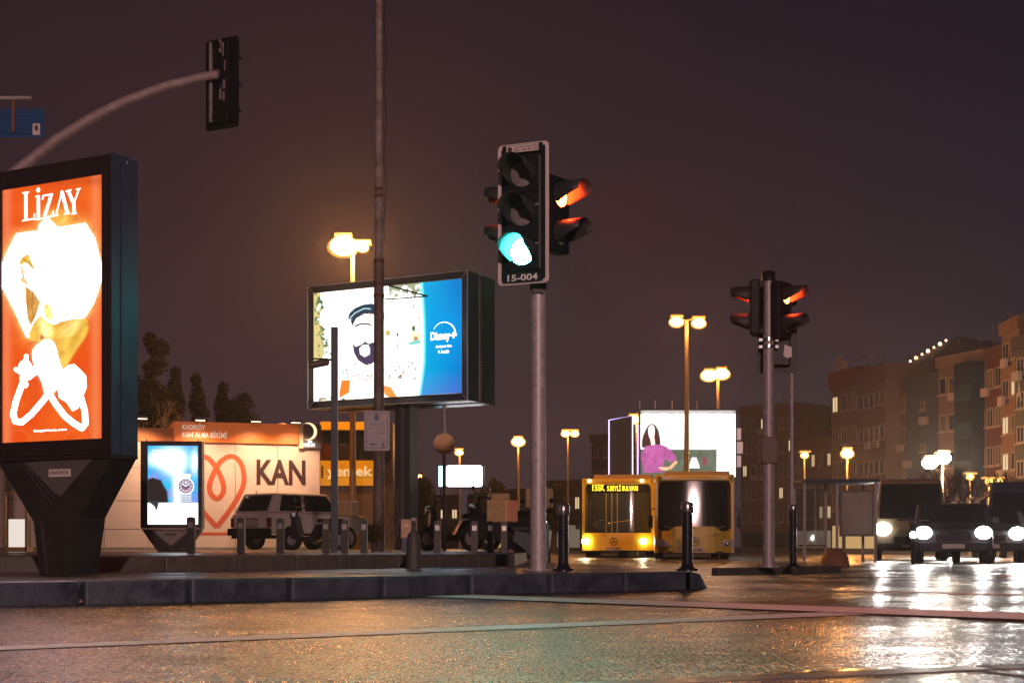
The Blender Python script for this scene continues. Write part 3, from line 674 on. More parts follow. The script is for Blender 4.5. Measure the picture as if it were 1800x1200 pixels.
a, b = lp(56, 236), lp(69, 216); m = MB(); m.box(a[0], b[0], .0265, .0295, a[2], b[2]); st = m.build('sticker', lgrey, S5)
m = MB(); m.disc(((a[0] + b[0]) / 2, .0245, (a[2] * .4 + b[2] * .6)), .02, 'y', 12, th=.0015, r2=.032); m.build('sticker_emblem', dk_text, st)

# ------------------------------------------------------------------ bollards
def bollard(h, label, loc, group):
    t = thing('bollard', label, 'bollard', loc, 0, group)
    m = MB(); m.tube([(0, 0, .02), (0, 0, h - .10)], .050, 16); m.build('post', blk_gloss, t)
    m = MB(); m.tube([(0, 0, h - .11), (0, 0, h - .10), (0, 0, h - .015), (0, 0, h)], [.056, .062, .062, .05], 16); m.build('steel_collar', steel, t)
    m = MB(); m.lathe([(.105, 0), (.105, .018), (.07, .03), (.052, .07)], 14); m.build('base_flange', blk_gloss, t)
    return t
bg_ = 'black bollards with steel collars on the kerb'
bollard(.645, 'black steel-collared bollard just right of the green traffic light pole', (X(990, 13.75), 13.75, K1), bg_)
bollard(.665, 'black steel-collared bollard at the rounded end of the kerb, in front of the right bus', (X(1208, 13.7), 13.7, K1), bg_)
bollard(.91, 'black steel-collared bollard right of the red traffic light pole', (X(1394, 20.6), 20.6, K3), bg_)
t = thing('tapered_bollard', 'weathered tapered concrete bollard with a narrow neck in front of the billboard post', 'bollard', (X(727, 14.9), 14.9, K1))
z9 = .235 + 0
m = MB(); m.lathe([(.085, 0), (.082, .1), (.072, .30), (.062, .36), (.026, .40), (.024, .49), (.03, .495)], 18); m.build('body', pmat('weathered_bollard', (.055, .05, .05), .6, 0, .4, 18, .004), t)
m = MB(); m.lathe([(.0005, .54), (.036, .535), (.036, .50), (.0005, .495)], 16); m.build('cap', galv, t)
PB = None; pbg = 'dark square posts along the plaza kerb'
specs = [(336, 908, 'dark post in front of the lit watch advert'), (424, 908, 'dark post in front of the rear of the white car'), (493, 910, "dark post in front of the white car's rear wheel"),
         (573, 907, 'dark plaza post left of the slim camera mast'), (606, 911, 'dark plaza post right of the slim camera mast'), (640, 913, 'dark plaza post beside the clipped round bush'), (769, 914, 'dark plaza post right of the tapered bollard'), (834, 915, 'dark plaza post beneath the bright white sign'),
         (862, 916, 'dark plaza post between the white sign and the parked scooters'), (886, 917, 'dark plaza post at the right end of the plaza kerb')]
for px, py, lb in specs:
    t_ = (px - 150) / 755; d = 15.6 + 4.2 * t_
    top = Z(py, d) - K2
    if PB is None:
        PB = thing('plaza_post', lb, 'bollard', (0, 0, 0), 0, pbg)
        m = MB(); m.prism(rrect(-.045, .045, 0, top, .03), -.04, .04); m.build('post', pmat('dark_post_paint', (.016, .015, .014), .45, .2), PB)
        m = MB(); m.box(-.03, .03, -.0445, -.041, top - .13, top - .06); m.build('reflector', steel, PB); o = PB
    else: o = copy_tree(PB)
    o['label'] = lb; o.location = (X(px, d), d, K2)

# ------------------------------------------------------------------ big orange lightbox on Y pedestal (left foreground)
def yaw(L, Rr): return math.atan2(Rr.y - L.y, Rr.x - L.x)
dR = 11.2; dL = dR * 1.05
Lp = Vector((X(0, dL), dL, 0)); Rp = Vector((X(195, dR), dR, 0))
ry = yaw(Lp, Rp); W_ = (Rp - Lp).length
KB = thing('advertising_lightbox', 'tall orange backlit jewellery advert on a flared Y-shaped pedestal, far left', 'advertising board', (Lp.x, Lp.y, K1), ry)
xl, _ = loc_on(KB, -14, 500); xr, _ = loc_on(KB, 195, 500)
zt = loc_on(KB, 195, 270)[1]; zb = loc_on(KB, 195, 796)[1]
sx0 = loc_on(KB, 2, 500)[0]; sx1 = loc_on(KB, 178.5, 500)[0]; sz0 = loc_on(KB, 178, 770)[1]; sz1 = loc_on(KB, 178, 306)[1]
m = MB(); D = .30
m.box(xl, xr, .0, .018, sz1, zt, 0); m.box(xl, xr, .0, .018, zb, sz0, 0); m.box(xl, sx0, .0, .018, sz0, sz1, 0); m.box(sx1, xr, .0, .018, sz0, sz1, 0)
m.build('frame', dark_metal2, KB)
m = MB(); m.box(xl, xr - .004, .03, D, zb, zt - .004); m.box(xr - .004, xr + .004, .004, D * .33, zb - .01, zt + .012); m.box(xr - .004, xr + .012, D * .36, D * .64, zb - .01, zt + .012); m.box(xr - .004, xr + .004, D * .67, D, zb - .01, zt)
m.tube([(xr - .02, D * .3, zt), (xr - .02, D * .3, zt + .03)], .012, 8)
m.build('housing', dark_metal, KB)
text('maker_mark', 'A', wh_text, KB, D * .53, D * .57, zt - .045, zt - .02, xr + .0125, .002, axis='x')
sc_ = poster(KB, 'poster', sx0, sx1, sz0, sz1, .016, 178, 440, art_orange)
a = loc_on(KB, 59, 760.5, .012); b = loc_on(KB, 117, 750.5, .012)
text('web_address', 'lizaypirlanta.com', text_w, KB, a[0], b[0], a[1], b[1] - .005, .014, .002, .01)
# pedestal
ped = pmat('pedestal_metal', (.05, .045, .045), .35, .5, .2, 6, rvar=.08)
out = pp(KB, [(-14, 800), (196, 797), (138, 908), (124, 1010), (66, 1012), (56, 917)], .0)
zmin = 0.0; out = [(x, max(z, 0.0)) for x, z in out]
m = MB(); m.prism(out, .02, D)
for k, (u, v) in enumerate(((0, .012), (.05, .018), (.085, .022))):
    pl1 = pp(KB, [(-6 + 60 * u, 806), (0 + 60 * u, 806), (64 + 60 * u, 914), (75 + 60 * u, 1008), (72 + 60 * u, 1008), (60 + 60 * u, 916)], .0)
    m.prism([(x, max(z, .01)) for x, z in pl1], .012 - v * .3, .022)
m.build('pedestal', ped, KB)
m = MB(); m.box(xl, xr + .002, -.006, D + .004, zb - .035, zb - .004); m.build('collar', dark_metal2, KB)
tri = pp(KB, [(38, 812), (162, 806), (104, 874)], .0); m = MB(); m.prism(tri, .013, .0195)
pn = m.build('triangle_panel', pmat('panel_glass', (.13, .12, .12), .15, .3, .2, 5), KB)
m = MB()
for off in (0, 5, 9):
    for A1, A2 in (((34 + off, 812), (92 + off * .7, 888 - off * 2)),):
        p1 = loc_on(KB, *A1); p2 = loc_on(KB, *A2); m.tube([(p1[0], .008, p1[1]), (p2[0], .008, p2[1])], .006, 6)
for A1, A2 in (((104, 872), (162, 806)), ((38, 812), (104, 872))):
    p1 = loc_on(KB, *A1); p2 = loc_on(KB, *A2); m.tube([(p1[0], .008, p1[1]), (p2[0], .008, p2[1])], .0035, 6)
m.build('trim_strip', steel, KB)
a = loc_on(KB, 85, 838); b = loc_on(KB, 123, 823.5); m = MB(); m.box(a[0], b[0], .003, .009, a[1], b[1]); np_ = m.build('maker_plate', lgrey, KB)
text('maker_name', 'URBANMEDIA', dk_text, np_, a[0] + .012, b[0] - .012, a[1] + .018, a[1] + .05, .003, .0012)

# ------------------------------------------------------------------ digital watch advert totem
d = 22.5
TT = thing('advertising_totem', 'smaller lit blue watch advert on a dark V-shaped foot, left of the red heart sign', 'advertising board', (X(300, d), d, K2), R(1.5))
q = lambda x, y: loc_on(TT, x, y)
m = MB(); o1 = q(247, 925); o2 = q(355, 775); i1 = q(259.5, 921); i2 = q(348, 783)
m.box(o1[0], o2[0], 0, .02, i2[1], o2[1]); m.box(o1[0], o2[0], 0, .02, o1[1] - .03, i1[1]); m.box(o1[0], i1[0], 0, .02, i1[1], i2[1]); m.box(i2[0], o2[0], 0, .02, i1[1], i2[1])
m.build('frame', ped, TT)
m = MB(); m.box(o1[0] + .003, o2[0] - .003, .03, .22, o1[1] - .028, o2[1] - .003)
for px in (255, 346): a = q(px, 774); m.tube([(a[0], .1, a[1]), (a[0], .1, a[1] + .025)], .01, 6)
m.build('housing', ped, TT)
poster(TT, 'screen', i1[0], i2[0], i1[1], i2[1], .014, 100, 150, art_watch)
drk = emat('grey_print', (.14, .16, .2), 1.0)
a = q(287, 897); b = q(301, 889.5); text('screen_text', 'STC', drk, TT, a[0], b[0], a[1], b[1], .012, .001)
a = q(268, 793.5); b = q(289, 789.5); text('screen_text', 'Using wonders', text_w, TT, a[0], b[0], a[1], b[1], .012, .001)
a = q(268, 799); b = q(289, 795); text('screen_text', "That's the way", text_w, TT, a[0], b[0], a[1], b[1], .012, .001)
foot = pp(TT, [(248, 929), (354, 929), (326, 972), (277, 972)]); foot = [(x, max(0, z)) for x, z in foot]
m = MB(); m.prism(foot, .02, .2); m.build('foot', ped, TT)
m = MB(); m.prism(pp(TT, [(268, 932), (333, 932), (300, 959)]), .012, .0195); m.build('triangle_panel', pmat('panel_glass2', (.30, .27, .26), .2, .2, .2, 5), TT)
a = q(290, 940); b = q(309, 937.5); m = MB(); m.box(a[0], b[0], .006, .0115, a[1], b[1]); m.build('maker_plate', ped, TT)

# ------------------------------------------------------------------ big film billboard
dR = 33.0; dL = 35.1
Lp = Vector((X(541, dL), dL, 0)); Rp = Vector((X(822, dR), dR, 0)); ry = yaw(Lp, Rp)
BB = thing('billboard', 'large backlit film billboard with a bearded man in a cap and a blue side panel', 'billboard', (Lp.x, Lp.y, K2), ry)
q = lambda x, y, yy=0: loc_on(BB, x, y, yy)
x0 = 0.0; x1 = q(822, 600)[0]; z1 = q(822, 475)[1]; z0 = q(822, 703)[1]
ix0 = q(551, 600, .12)[0]; ix1 = q(811.5, 600, .12)[0]; iz1 = q(811, 489, .12)[1]; iz0 = q(811, 691, .12)[1]
D = 1.33; fr = pmat('billboard_frame', (.055, .028, .022), .4, .2, .15, 4)
m = MB()
O = [(x0, z0), (x1, z0), (x1, z1), (x0, z1)]; I = [(ix0, iz0), (ix1, iz0), (ix1, iz1), (ix0, iz1)]
m.add([(x, 0, z) for x, z in O] + [(x, .13, z) for x, z in I], [(i, (i + 1) % 4, 4 + (i + 1) % 4, 4 + i) for i in range(4)])
m.build('frame', fr, BB)
m = MB()
for A_, yy in ((O, -.006), (I, .125)):
    for i in range(4):
        a, b = A_[i], A_[(i + 1) % 4]; m.tube([(a[0], yy, a[1]), (b[0], yy, b[1])], .011, 6)
for i in range(4): m.tube([(O[i][0], -.004, O[i][1]), (I[i][0], .125, I[i][1])], .010, 6)
m.build('frame_edge', pmat('bright_edge', (.75, .55, .45), .3, .3, .1, 4), BB)
m = MB(); m.box(x0, x1, .005, D * .40, z0 - .0, z0 + .012); m.box(x0, x1, .005, D * .40, z1 - .012, z1)
m.box(x0, x0 + .012, .004, D * .40, z0, z1); m.box(x1 - .012, x1, .004, D * .40, z0 + .001, z1 - .001); m.box(x0 + .02, x1 - .02, .18, D * .40, z0 + .02, z1 - .02)
m.box(x0, x1, D * .60, D, z0, z1); m.build('housing', blk_gloss, BB)
m = MB(); m.box(x0 + .05, x1 - .10, D * .405, D * .595, z0 + .03, z1 - .04); m.build('gap_panel', pmat('gap_panel_glass', (.30, .24, .18), .12, .2, .35, 1.2, rvar=.05), BB)
poster(BB, 'poster', ix0, ix1, iz0, iz1, .122, 300, 230, art_film)
def lab(name, s, x0_, y0_, x1_, y1_, bold=.01):
    a = q(x0_, y0_, .115); b = q(x1_, y1_, .115); text(name, s, text_w, BB, a[0], b[0], a[1], b[1], .118, .002, bold)
lab('brand_lettering', 'Disney', 757, 603, 791, 581, .03); lab('brand_lettering', '+', 791, 594.5, 803, 583, .02)
lab('film_note', 'Orijinal film', 766, 613, 794, 605, .02); lab('film_note', '9 Aralık', 770, 621.5, 790, 614, .02)
lab('small_print', 'Film 9 Aralıkta yayında', 758, 693, 800, 690.8, .0)
m = MB(); arc = []
for i in range(15):
    t_ = i / 14; an = R(160 - 165 * t_); pxx = 781 + 19.5 * math.cos(an); pyy = 584 - 20 * math.sin(an) + 2; a = q(pxx, pyy, .115); arc.append((a[0], .115, a[1]))
m.tube(arc, [.004 + .014 * i / 14 for i in range(15)], 6); m.build('brand_arc', text_w, BB)
m = MB(); zc_ = q(700, 706)[1]
pxl = q(696, 800, .5)[0]; pxr = q(722, 800, .5)[0]
m.box(pxl, pxr, .45, .85, 0, z0 + .01); m.build('post', pmat('post_steel', (.11, .10, .11), .5, .3, .15, 4), BB)
m = MB(); m.box((pxl + pxr) / 2 - .03, (pxl + pxr) / 2 + .05, .42, .449, 0.1, z0 - .01); m.build('cable_duct', steel, BB)

# tall lamp post crossing the billboard
d = 29.0; s = F / d
TP = thing('tall_pole', 'tall weathered steel pole rising out of the picture in front of the film billboard', 'pole', (X(666, d), d, K2))
m = MB(); zz = Z(462, d) - K2
m.tube([(0, 0, 0), (0, 0, 2.5), (0, 0, zz)], [.125, .108, .102], 16); m.build('lower_shaft', pmat('rusty_pole', (.20, .13, .11), .6, .1, .3, 5, .004, col2=(.34, .26, .23)), TP)
m = MB(); m.tube([(0, 0, zz), (0, 0, zz + 3), (0, 0, 13.5)], [.082, .075, .058], 16); m.build('upper_shaft', galv_old, TP)
m = MB(); m.tube([(0, 0, zz - .01), (0, 0, zz + .07)], .112, 16)
for py in (500, 520, 333, 345): z = Z(py, d) - K2; m.tube([(0, 0, z - .03), (0, 0, z + .03)], .115 if py > 462 else .09, 14)
m.build('collar', pmat('rust', (.20, .08, .035), .7, 0, .3, 20), TP)
m = MB(); pts = [(.09, -.05, 12.5)]
for i in range(18): pts.append((.085 + .055 * math.sin(i * .8) ** 2 + .02, -.05, 12.2 - i * (12.2 - zz) / 18))
m.tube(pts, .008, 5); m.build('loose_cable', blk, TP)
lp = lambda px, py: (X(px, d) - X(666, d), -.02, Z(py, d) - K2)
m = MB(); m.tube([lp(676, 500), lp(752, 521)], .018, 6); m.tube([lp(676, 526), lp(700, 525), lp(752, 521)], .014, 6); m.tube([lp(717, 512), lp(717, 524)], .010, 6); m.tube([lp(690, 526), lp(690, 530)], .01, 6)
m.build('bracket_arm', blk, TP)
# sign on that pole
SG = thing('direction_plate', 'small white and grey pedestrian direction sign with a left arrow on the tall pole', 'sign', P(663, 757, d - .16), 0)
SG.location.z = Z(792, d - .16)
q = lambda x, y: loc_on(SG, x, y)
a = q(640, 792); b = q(685, 722); m = MB(); m.prism(rrect(a[0], b[0], a[1], b[1], .04), 0, .012); pb = m.build('panel', pmat('sign_white', (.62, .56, .60), .4), SG)
line_m = pmat('sign_line', (.22, .24, .38), .5); m = MB()
def frm(x0, y0, x1, y1, t=.012):
    a = q(x0, y1); b = q(x1, y0)
    m.box(a[0], b[0], -.004, -.001, a[1], a[1] + t); m.box(a[0], b[0], -.004, -.001, b[1] - t, b[1]); m.box(a[0], a[0] + t, -.004, -.001, a[1] + t, b[1] - t); m.box(b[0] - t, b[0], -.004, -.001, a[1] + t, b[1] - t)
frm(643, 725, 682, 788); a = q(645, 786); b = q(680, 754); m.box(a[0], b[0], -.0035, -.001, q(0, 752.5)[1], q(0, 752)[1])
a = q(649, 779.2); b = q(664, 781); m.box(a[0] + .05, b[0], -.004, -.001, b[1], a[1]); c_ = q(649, 780.2)
m.prism([(c_[0], c_[1]), (c_[0] + .07, c_[1] + .035), (c_[0] + .07, c_[1] - .035)], -.004, -.001)
c_ = q(673, 775); m.disc((c_[0], -.004, c_[1] + .005), .016, 'y', 10, th=.003)
for p1, p2 in (((673, 777), (673, 783)), ((673, 783), (669.5, 788 - .6)), ((673, 783), (676, 787.5)), ((673, 778), (669.5, 782)), ((673, 778), (677, 781))):
    a = q(*p1); b = q(*p2); m.tube([(a[0], -.003, a[1]), (b[0], -.003, b[1])], .0085, 5)
m.build('pictogram', line_m, SG)
m = MB(); hp = [(658 - 8 * math.sin(u) ** 3 * .85 - 3.5, 759.5 - (6.5 * math.cos(u) - 2.5 * math.cos(2 * u) - math.cos(3 * u)) * .62) for u in [i * .35 for i in range(18)]]
hp = [q(a, b) for a, b in hp]; m.tube([(a, -.004, b) for a, b in hp], .006, 5, cap=False); m.build('heart_mark', pmat('sign_pale', (.8, .78, .8), .5), SG)
c_ = q(662, 733); m = MB(); m.disc((c_[0], -.004, c_[1]), .05, 'y', 16, th=.003, r2=.075); m.build('emblem', line_m, SG)
a = q(650, 746); b = q(675, 743.5); text('lettering', 'BELEDİYESİ', line_m, SG, a[0], b[0], a[1], b[1], -.001, .002)
a = q(663, 763); b = q(677, 760.5); text('lettering', 'HASTANE', line_m, SG, a[0], b[0], a[1], b[1], -.001, .002)

# slim camera mast
d = 24.0
CM = thing('camera_mast', 'slim dark square mast carrying a security camera in front of the billboard', 'mast', (X(588, d), d, K2))
m = MB(); zt = Z(575, d) - K2; m.box(-.055, .055, -.055, .055, 0, zt, bv=.006); m.build('mast', pmat('mast_paint', (.045, .06, .085), .4, .2, .15, 5), CM)
lp = lambda px, py: (X(px, d) - X(588, d), 0, Z(py, d) - K2)
a = lp(582, 632); b = lp(570, 633)
m = MB(); m.tube([(a[0] + .02, 0, a[2]), (b[0], -.05, b[2])], .02, 8); m.build('camera_arm', blk, CM)
m = MB(); a = lp(579, 637); b = lp(545, 643); m.tube([(a[0], -.06, a[2] + .01), (a[0] - .03, -.07, a[2]), (b[0] + .05, -.12, b[2]), (b[0], -.13, b[2])], [.035, .062, .062, .045], 12); cm_ = m.build('camera', pmat('camera_grey', (.13, .12, .12), .5), CM)
m = MB(); m.box(b[0] - .02, a[0] - .02, -.16, -.02, a[2] + .045, a[2] + .056); m.build('sun_shield', pmat('camera_grey', (.13, .12, .12)), cm_)

# yellow post with round disc
d = 27.0
DS = thing('round_sign', 'plain round disc on a thin post right of the billboard post', 'road sign', (X(781, d), d, K2))
m = MB(); m.tube([(0, 0, 0), (0, 0, Z(712, d) - K2)], .035, 12); m.build('pole', galv, DS)
m = MB(); m.disc((0, -.06, Z(780, d) - K2), .20, 'y', 28, th=.004); m.box(-.05, .05, -.056, -.03, Z(782, d) - K2, Z(778, d) - K2); m.build('sign_disc', pmat('sign_back', (.42, .24, .10), .45, .3), DS)

# ------------------------------------------------------------------ blood-donation building
dL = 40.0; dRr = 42.0
Lp = Vector((X(150, dL), dL, 0)); Rp = Vector((X(562, dRr), dRr, 0)); ry = yaw(Lp, Rp)
KN = thing('blood_donation_unit', 'long pale kiosk building with an orange fascia and a red outlined heart', 'building', (Lp.x, Lp.y, K2), ry)
q = lambda x, y, yy=0: loc_on(KN, x, y, yy)
L_ = q(562, 800)[0]; ztop = q(440, 744)[1]; zband = q(440, 779)[1]; x0 = -4.0
wallm = pmat('pale_cladding', (.66, .52, .46), .5, 0, .06, 3)
m = MB(); m.box(x0, L_, 0, 3.2, 0, zband); m.build('wall', wallm, KN)
m = MB()
for k in range(9):
    xx = L_ - .02 - k * 1.22
    if k: m.box(xx - .006, xx + .006, -.003, .0, 0, zband)
for px in (238,):
    for py in (792, 822, 880, 930): z = q(px, py)[1]; m.box(x0, q(247, py)[0], -.003, 0, z, z + .012)
m.build('panel_joint', dk_text, KN)
xs = q(306, 760)[0]; xe = q(524, 760)[0]
m = MB(); m.box(xs, xe, -.10, 3.2, zband, ztop); m.build('fascia', pmat('orange_fascia', (.80, .19, .03), .4, 0, .06, 2, emis=(1, .22, .02), es=.18), KN)
m = MB(); m.box(x0, xs - .02, -.05, 3.2, zband, q(270, 752)[1]); m.build('low_fascia', pmat('orange_fascia2', (.62, .20, .05), .5, 0, .1, 2), KN)
m = MB(); m.box(xe + .01, q(532, 760)[0], -.14, .1, zband - .12, ztop - .01); m.build('fascia_end', pmat('cream_trim', (.75, .55, .40), .4), KN)
m = MB(); m.box(q(532, 700)[0] + .01, L_ + .03, -.12, .12, zband - .10, ztop); lb = m.build('logo_panel', pmat('logo_panel', (.22, .20, .26), .4), KN)
sg_t = pmat('sign_white_text', (.85, .78, .72), .5, emis=(1, .85, .7), es=.35)
def lab(s, a1, a2, b1, b2, yy=-.105, bold=.02, mat=sg_t, par=KN):
    a = q(a1, a2, yy); b = q(b1, b2, yy); return text('lettering', s, mat, par, a[0], b[0], a[1], b[1], yy, .01, bold)
lab('KADIKÖY', 320.5, 754.5, 361, 744.5); lab('KAN ALMA BİRİMİ', 320.5, 768, 399, 757.5)
lab('TÜRK', 541, 778, 549, 774, -.125, .02, text_w); lab('KIZILAY', 534, 784.5, 554, 779, -.125, .02, text_w)
m = MB(); cr = []
c_ = q(543, 758, -.125); ro = .26; ri = .20; n = 24; vs = []
for i in range(n + 1):
    a = R(125 - 250 * i / n); vs.append((c_[0] - .02 + ro * math.cos(a), -.127, c_[1] + ro * math.sin(a))); 
    k = ri * 1.0; vs.append((c_[0] - .085 + .235 * math.cos(a * .93), -.127, c_[1] + .235 * math.sin(a * .93)))
m.add(vs, [(2 * i, 2 * i + 1, 2 * i + 3, 2 * i + 2) for i in range(n)]); m.build('crescent', emat('crescent_light', (1, .72, .38), 1.6), KN)
kd = pmat('kan_lettering', (.045, .018, .018), .5); lab('KAN', 451, 851, 537, 808.5, -.004, .03, kd)
hm = pmat('heart_red', (.55, .10, .035), .5)
m = MB(); hs = [(381, 928), (345, 888), (331, 860), (330, 832), (340, 811), (357, 802), (372, 807), (381, 817)]
left = [(381, 926), (352, 893), (338, 872), (331, 845), (336, 819), (348, 804), (362, 803), (372, 811), (380, 822), (389, 840), (393, 855), (391, 868), (381, 876), (371, 868), (368, 855), (372, 840), (380, 822), (390, 809), (403, 802), (416, 805), (426, 820), (429, 845), (421, 868), (404, 896), (381, 926)]
def catmull(p, k=5):
    o_ = []
    for i in range(len(p) - 1):
        a, b, c, d_ = p[max(i - 1, 0)], p[i], p[i + 1], p[min(i + 2, len(p) - 1)]
        for j in range(k):
            t = j / k; o_.append(tuple(.5 * ((2 * b[z]) + (-a[z] + c[z]) * t + (2 * a[z] - 5 * b[z] + 4 * c[z] - d_[z]) * t * t + (-a[z] + 3 * b[z] - 3 * c[z] + d_[z]) * t ** 3) for z in (0, 1)))
    return o_ + [p[-1]]
pl = [q(a, b) for a, b in catmull(left)]; wdt = .072; vs = []
for i, p in enumerate(pl):
    a = pl[max(i - 1, 0)]; b = pl[min(i + 1, len(pl) - 1)]; dx, dz = b[0] - a[0], b[1] - a[1]; l_ = math.hypot(dx, dz) + 1e-9
    vs += [(p[0] - dz / l_ * wdt, -.005 - .00002 * i, p[1] + dx / l_ * wdt), (p[0] + dz / l_ * wdt, -.005 - .00002 * i, p[1] - dx / l_ * wdt)]
m.add(vs, [(2 * i, 2 * i + 1, 2 * i + 3, 2 * i + 2) for i in range(len(pl) - 1)]); m.build('heart_outline', hm, KN)
m = MB(); a = q(330, 940); b = q(410, 935); m.box(a[0], b[0], -.004, 0, a[1], b[1]); m.build('stripe', hm, KN)
m = MB(); m.box(x0, L_, -.03, .0, 0, .07); m.build('plinth', conc, KN)
m = MB()
for px in (352, 496): a = q(px, 742, .6); m.ball((a[0], .6, ztop), .17, 10, sq=(1.1, 1, .55))
m.build('roof_dome', wallm, KN)
for px in (250, 352, 450, 520):  # lamps added to wash the pale wall with warm light
    a = q(px, 742, -.9); m = MB(); m.tube([(a[0], -.02, ztop - .02), (a[0], -.5, ztop + .10), (a[0], -.9, ztop + .05)], .018, 6); m.box(a[0] - .16, a[0] + .16, -.98, -.86, ztop - .02, ztop + .05, bv=.01); fl = m.build('added_facade_lamp', dark_metal, KN)
    m = MB(); m.box(a[0] - .13, a[0] + .13, -.95, -.89, ztop - .035, ztop - .021); m.build('lamp_glass', emat('added_facade_glass', (1, .7, .42), 5), fl)
    ld = bpy.data.lights.new('added_facade_light', 'SPOT'); ld.energy = 330; ld.color = (1, .62, .36); ld.spot_size = R(120); ld.spot_blend = .9; ld.shadow_soft_size = .1; ld.specular_factor = .2
    lo = bpy.data.objects.new('added_facade_light', ld); COL.objects.link(lo); lo.parent = KN; lo.location = (a[0], -.95, ztop - .06); lo.rotation_euler = (R(22), 0, 0)

# small yellow food kiosk
d = 46.0
YK = thing('food_kiosk', 'yellow-fronted food kiosk behind the camera mast, left of the billboard post', 'kiosk', (X(563, d), d, K2))
q = lambda x, y, yy=0: loc_on(YK, x, y, yy)
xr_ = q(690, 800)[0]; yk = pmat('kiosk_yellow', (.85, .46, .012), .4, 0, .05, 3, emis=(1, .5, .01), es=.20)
m = MB(); m.box(0, xr_, .1, 3.2, 0, q(0, 742)[1]); m.build('body', pmat('kiosk_dark', (.05, .04, .04), .4), YK)
m = MB(); m.box(0, xr_ - .9, .0, .09, q(0, 755)[1], q(0, 742)[1] + .02); m.build('top_band', yk, YK)
m = MB(); m.box(0, xr_ - .6, .0, .09, q(0, 853)[1], q(0, 809)[1]); bd = m.build('counter_band', yk, YK)
wt = pmat('kiosk_lettering', (.95, .78, .45), .5, emis=(1, .85, .5), es=.5)
a = q(575, 842); b = q(655, 819); text('lettering', 'yemek', wt, bd, a[0], b[0], a[1], b[1], -.001, .01, .02)
a = q(565, 840); b = q(568, 818); text('lettering', 'I', dk_text, bd, a[0], b[0], a[1], b[1], -.001, .01, .02)
m = MB(); m.box(.1, xr_ - .1, .06, .095, q(0, 806)[1], q(0, 758)[1]); m.build('window', glass_dark, YK)
m = MB(); m.box(0.02, xr_, .05, .095, 0, q(0, 856)[1]); m.build('lower_panel', pmat('kiosk_lower', (.16, .11, .06), .5), YK)

# bright far lightbox with blue edge
d = 44.0
LB = thing('lit_signboard', 'small blown-out white lit signboard above the plaza, left of the signal pole', 'sign', (X(815, d), d, K2))
q = lambda x, y, yy=0: loc_on(LB, x, y, yy)
a = q(784, 855); b = q(848, 817.5); m = MB(); m.prism(rrect(a[0], b[0], a[1], b[1], .08), 0, .02); m.build('screen', emat('white_lightbox', (.96, .95, 1.0), 4.0), LB)
m = MB(); m.box(a[0] - .03, b[0] + .06, .025, .5, a[1] - .04, b[1] + .04, bv=.03); m.build('housing', dark_metal, LB)
c_ = q(771, 854); e_ = q(778, 818.5); m = MB(); m.box(c_[0], e_[0], .0, .3, c_[1], e_[1]); m.build('side_screen', emat('blue_lightbox', (.45, .8, 1.0), 3.5), LB)
m = MB(); m.box(-.1, .1, .15, .35, 0, a[1]); m.build('post', dark_metal, LB); m = MB(); m.box(e_[0], a[0] - .03, .1, .2, e_[1] - .3, e_[1] - .2); m.box(e_[0], a[0] - .03, .1, .2, c_[1] + .2, c_[1] + .3); m.build('side_bracket', dark_metal, LB)

# meter cabinet, round bush, display case
d = 24
MC = thing('meter_cabinet', 'cream metal meter cabinet on dark legs behind the tapered bollard', 'cabinet', (X(718, d), d, K2))
zc0 = Z(945, d) - K2; zc1 = Z(912, d) - K2
m = MB(); m.box(-.13, .13, 0, .16, zc0, zc1, bv=.01); cb = m.build('cabinet', pmat('cream_cabinet', (.62, .46, .30), .5), MC)
m = MB(); m.box(-.09, -.01, -.006, -.001, zc1 - .13, zc1 - .09); m.build('nameplate', pmat('bright_plate', (.85, .7, .4), .4), cb)
m = MB(); m.box(-.11, .11, .02, .14, 0, zc0); m.build('base', dark_metal, MC)

DC = thing('display_case', 'small lit glass display case beside the thin posts at the left edge, behind the pedestal', 'display case', (X(28, 26), 26, K2))
q = lambda x, y, yy=0: loc_on(DC, x, y, yy)
m = MB()
for px in (8, 46): a = q(px, 0); m.box(a[0] - .025, a[0] + .025, 0, .05, 0, q(0, 870)[1])
a = q(8, 0); b = q(46, 0); m.box(a[0], b[0], .0, .05, q(0, 868)[1], q(0, 864)[1]); m.box(a[0], b[0], 0, .4, 0, .08); m.build('frame', pmat('brass_frame', (.45, .30, .14), .35, .5), DC)
a = q(14, 963); b = q(43, 912); m = MB(); m.box(a[0], b[0], .03, .06, a[1], b[1]); m.build('lit_panel', emat('case_light', (1.0, .88, .78), .85), DC)
m = MB(); m.box(a[0], b[0], .10, .35, .08, b[1]); m.build('back_box', pmat('case_back', (.2, .17, .15), .5), DC)

# ------------------------------------------------------------------ foliage
def leaf_mat(name, c1, c2):
    return pmat(name, c1, .6, 0, .3, 3, col2=c2)
leaf_dark = leaf_mat('dark_foliage', (.007, .008, .005), (.022, .021, .011)); bark = pmat('bark', (.07, .05, .04), .8, 0, .3, 12, .01)
def leaves(m, centre, rad, n, size, rng, sq=(1, 1, 1)):
    for _ in range(n):
        v = Vector((rng.gauss(0, 1), rng.gauss(0, 1), rng.gauss(0, 1))).normalized() * (rng.random() ** .45)
        c = Vector(centre) + Vector((v.x * rad * sq[0], v.y * rad * sq[1], v.z * rad * sq[2]))
        a = Vector((rng.uniform(-1, 1), rng.uniform(-1, 1), rng.uniform(-1, 1))).normalized(); b = a.orthogonal().normalized(); s_ = size * rng.uniform(.5, 1.3)
        m.add([c - a * s_, c + b * s_ * .5, c + a * s_, c - b * s_ * .5], [(0, 1, 2, 3)])
